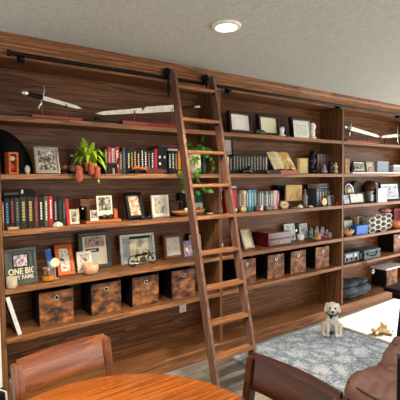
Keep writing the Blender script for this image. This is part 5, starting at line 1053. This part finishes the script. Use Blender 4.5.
xc, wd, h = slot(395, 404, 208.5, .19, ZD); t = thing('storage_tin', 'dark red tin standing at the right edge behind the orange bowl', 'tin', (xc, .20, ZD)); obj('case', MB().box(-wd / 2, wd / 2, 0, .08, 0, h * .85, bev=.004), M('#6b2a26', .4), t); obj('lid', MB().box(-wd / 2 - .002, wd / 2 + .002, -.002, .082, h * .85, h, bev=.004), M('#7d4440', .4), t)
bowl('terracotta orange bowl at the right end of the fourth shelf', 393.5, 408, 221, .03, ZD, M('#a85a32', .45), .42)

# ------------------------------------------------------------------ fifth shelf: crates, instruments, leaning book
def crate_mat():
    m, nt, b, L = new_mat('burnt_crate_wood'); tc = nd(nt, 'ShaderNodeTexCoord'); oi = nd(nt, 'ShaderNodeObjectInfo')
    n = nd(nt, 'ShaderNodeTexNoise', noise_dimensions='4D', Scale=13.0, Detail=4.0, Roughness=.6); mp = nd(nt, 'ShaderNodeMapping'); mp.inputs['Scale'].default_value = (1, 1, 1.5)
    mu = nd(nt, 'ShaderNodeMath', operation='MULTIPLY'); mu.inputs[1].default_value = 40; L.new(oi.outputs['Random'], mu.inputs[0]); L.new(mu.outputs[0], n.inputs['W'])
    L.new(tc.outputs['Object'], mp.inputs['Vector']); L.new(mp.outputs[0], n.inputs['Vector'])
    r = ramp(nt, [(.38, '#1d120c'), (.50, '#734322'), (.60, '#a1652f'), (.72, '#b8845a')]); L.new(n.outputs['Fac'], r.inputs[0])
    w = nd(nt, 'ShaderNodeTexBrick'); w.inputs['Scale'].default_value = 1; w.inputs['Brick Width'].default_value = 3.0; w.inputs['Row Height'].default_value = .038; w.inputs['Mortar Size'].default_value = .0016
    w.inputs['Color1'].default_value = (1, 1, 1, 1); w.inputs['Color2'].default_value = (.82, .82, .82, 1); w.inputs['Mortar'].default_value = (.25, .2, .18, 1)
    m2 = nd(nt, 'ShaderNodeMapping'); m2.inputs['Rotation'].default_value = (R(90), 0, 0); L.new(tc.outputs['Object'], m2.inputs['Vector']); L.new(m2.outputs[0], w.inputs['Vector'])
    mx = nd(nt, 'ShaderNodeMix', data_type='RGBA', blend_type='MULTIPLY'); mx.inputs[0].default_value = .6; L.new(r.outputs[0], mx.inputs[6]); L.new(w.outputs['Color'], mx.inputs[7]); L.new(mx.outputs[2], b.inputs['Base Color'])
    b.inputs['Roughness'].default_value = .6; return m
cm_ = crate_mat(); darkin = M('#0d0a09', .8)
CW, CH, CD = .228, .232, .212
def make_crate(label, loc):
    t = thing('storage_crate', label, 'crate', loc, 0, 'burnt wood crates on the fifth shelf'); hw = CW / 2
    fp = obj('front_panel', MB().box(-hw, hw, 0, .012, 0, CH, bev=.002), cm_, t)
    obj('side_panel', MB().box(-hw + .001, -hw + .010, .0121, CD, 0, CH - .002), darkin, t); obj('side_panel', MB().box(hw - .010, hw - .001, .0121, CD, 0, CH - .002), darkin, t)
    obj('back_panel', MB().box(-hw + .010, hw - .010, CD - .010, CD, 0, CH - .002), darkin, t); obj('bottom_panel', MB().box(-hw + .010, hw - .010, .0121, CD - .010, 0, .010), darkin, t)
    X = Matrix.Translation((0, -.0012, CH * .80)) @ Matrix.Rotation(R(90), 4, 'X')
    g = obj('ring_grommet', MB().lathe([(.010, -.001), (.012, .003), (.016, .003), (.0175, -.001)], seg=22, mx=X), steel, fp, True); obj('finger_hole', MB().cyl((0, -.0018, CH * .80), (0, .002, CH * .80), .0105, seg=18), black, fp)
    return t
cr0 = None
CR = [(56.5, 'burnt wood crate with steel ring, leftmost of the fifth shelf'), (106.5, 'burnt wood crate, second from left, under the pink bowl'), (146, 'burnt wood crate, third from left, under the model motorcycle'), (184, 'burnt wood crate partly behind the ladder, under the beach photo'),
      (247, 'burnt wood crate just right of the ladder, under the mottled frame'), (276.3, 'burnt wood crate under the dark red chest'), (298.5, 'burnt wood crate under the two white frames'), (322.5, 'burnt wood crate under the ornament cluster beside the right divider'), (398.5, 'burnt wood crate at the right edge, under the terracotta bowl')]
for i, (px, lab) in enumerate(CR):
    loc = (at(px, 290 if px < 350 else 250, .072).x, .072, ZE)
    if cr0 is None: cr0 = make_crate(lab, loc)
    else: dup(cr0, (loc[0], loc[1], loc[2] + .0026), lab)
# white leaning book
a = at(5.2, 302, .02); b = at(18.5, 340.5, .02); d = Vector((a.x - b.x, 0, a.z - b.z)); Lh = .262
t = thing('white_book', 'slim white book leaning against the left side panel on the fifth shelf', 'book', (b.x + .022, .015, ZE)); an = math.atan2(d.x, d.z)
X = Matrix.Translation((0, 0, .0004 + .024 * math.sin(abs(an)))) @ Matrix.Rotation(an, 4, 'Y')
obj('cover', MB().box(-.024, 0, 0, .003, 0, Lh, X, bev=.001).box(-.024, -.022, .002, .17, 0, Lh, X).box(-.002, 0, .002, .17, 0, Lh, X), M('#dedcd6', .4), t); obj('pages', MB().box(-.022, -.002, .003, .168, .003, Lh - .003, X), pagem, t); 
mb = MB(); z = Lh * .82
while z > Lh * .22: mb.box(-.015, -.010, -.0006, .001, z - .010, z, X); z -= .015
obj('spine_lettering', mb, M('#b5b4b0', .5), t)
# right bay instruments
xc, wd, h = slot(344, 360, 252.5, .03, ZE); t = thing('radio_scanner', 'dark grey instrument with knobs and dials beside the right divider', 'radio', (xc, .035, ZE)); hw = wd / 2
obj('case', MB().box(-hw, hw, 0, .13, .006, h, bev=.006), M('#23272b', .45), t); obj('faceplate', MB().box(-hw * .9, hw * .9, -.004, .001, h * .12, h * .92, bev=.002), M('#4a545c', .35, .5, var=.3, scale=40), t)
for k in range(3): obj('knob', MB().cyl((-hw * .6 + hw * .6 * k, -.018, h * .34), (-hw * .6 + hw * .6 * k, -.003, h * .34), h * .13, seg=14), M('#171a1c', .3), t, 'auto')
obj('dial', MB().cyl((hw * .4, -.008, h * .70), (hw * .4, -.003, h * .70), h * .17, seg=18), M('#b5bcc0', .3, .4), t, 'auto'); obj('display', MB().box(-hw * .7, hw * .05, -.0055, -.003, h * .58, h * .82), M('#8fa5ac', .2), t)
for s in (-1, 1): obj('handle', MB().tube([(s * hw * .95, -.003, h * .25), (s * hw * .95, -.022, h * .3), (s * hw * .95, -.022, h * .75), (s * hw * .95, -.003, h * .8)], .004, 6), steel, t, True)
xc, wd, h = slot(364.5, 381, 249.5, .012, ZE); t = thing('hard_case', 'charcoal-blue hard case with latches on the fifth shelf of the right bay', 'case', (xc, .015, ZE)); hw = wd / 2
obj('body', MB().box(-hw, hw, 0, .20, 0, h * .62, bev=.010), M('#3d4853', .45), t); obj('lid', MB().box(-hw, hw, 0, .20, h * .64, h, bev=.010), M('#414c57', .45), t)
for s in (-.55, .55): obj('latch', MB().box(s * hw - .016, s * hw + .016, -.008, .001, h * .44, h * .82, bev=.003), M('#20262b', .4), t)
obj('handle', MB().tube([(-hw * .28, -.002, h * .40), (-hw * .26, -.024, h * .36), (hw * .26, -.024, h * .36), (hw * .28, -.002, h * .40)], .006, 8), black, t, True)
# strap hanging over the shelf edge
p0, p1 = at(360, 259.5, -.012), at(374, 273, -.02); t = thing('strap', 'black strap with white ring hanging over the fifth shelf edge', 'strap', tuple(p0)); rel = lambda px, py, Y: at(px, py, Y) - t.location
obj('webbing', MB().tube([on(359.5, 261.2, ZE + .006) - p0, rel(360, 259.5, -.012), rel(366, 267, -.018), rel(373, 274.5, -.018), rel(374.2, 272, -.016)], .0045, 8).tube([on(363.0, 260.6, ZE + .006) - p0, rel(364, 260, -.012), rel(369, 266, -.018), rel(373.5, 271.5, -.018)], .0045, 8), black, t, True)
rc = rel(373, 271.5, -.020); obj('ring', MB().tube([(rc.x + .020 * math.cos(a_), rc.y, rc.z + .022 * math.sin(a_)) for a_ in [2 * math.pi * k / 18 for k in range(19)]], .006, 8), M('#d9d2bf', .35), t, True)

# ------------------------------------------------------------------ bottom deck and outlet
bm_ = M('#39434f', .7, var=.3, scale=14)
t = thing('duffel_jacket', 'folded dark blue-grey jackets piled on the bottom deck of the right bay', 'jacket', (4.22, .14, ZF))
mb = MB(); mb.ball((0, 0, .055), (.33, .13, .055), 20); mb.ball((-.14, -.02, .10), (.18, .11, .05), 18); mb.ball((.12, -.03, .085), (.20, .10, .05), 18)
o = blob('lower_jacket', mb, bm_, t, .010, 8)
for v in o.data.vertices:
    v.co += v.normal * (noise.noise(Vector((v.co.x * 9, v.co.y * 16, v.co.z * 26))) * .016)
    v.co.z = max(v.co.z, .001); v.co.y = min(v.co.y, .15)
mb = MB(); mb.ball((-.06, .01, .168), (.25, .11, .042), 20); mb.ball((.10, -.02, .178), (.13, .10, .035), 16)
o = blob('upper_jacket', mb, M('#2c343e', .7, var=.3, scale=14), t, .009, 8)
for v in o.data.vertices:
    v.co += v.normal * (noise.noise(Vector((v.co.x * 10, v.co.y * 18, v.co.z * 24 + 5))) * .014); v.co.y = min(v.co.y, .15)
obj('zip', MB().tube([(-.30, -.11, .05), (-.1, -.155, .085), (.12, -.15, .075), (.30, -.10, .05)], .005, 6), M('#15181c', .4), t, True)
xc, wd, h = slot(387, 397.5, 267, .08, ZF); loc = (xc, .08, ZF)
t = thing('lidded_crate', 'tall burnt wood crate with white lid on the bottom deck', 'crate', loc); hw = wd / 2
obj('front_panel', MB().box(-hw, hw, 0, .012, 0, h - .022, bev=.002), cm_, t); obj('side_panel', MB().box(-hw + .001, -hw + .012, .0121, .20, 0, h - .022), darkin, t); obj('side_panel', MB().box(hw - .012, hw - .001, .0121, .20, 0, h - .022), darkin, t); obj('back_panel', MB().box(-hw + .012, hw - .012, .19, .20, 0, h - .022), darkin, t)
obj('lid', MB().box(-hw - .06, hw + .16, -.03, .20, h - .0215, h, bev=.004), M('#cfd2d3', .35), t)
q = at(182.8, 306.5, DEP - .004); t = thing('wall_outlet', 'white outlet plate on the bookcase back below the fifth shelf', 'outlet', (q.x, DEP, q.z))
obj('plate', MB().box(-.035, .035, -.006, -.0008, -.055, .055, bev=.002), M('#dcd9d0', .4), t)
for s in (-1, 1): obj('socket', MB().box(-.014, .014, -.0075, -.0055, s * .024 - .014, s * .024 + .014, bev=.003), M('#c9c6bd', .4), t)
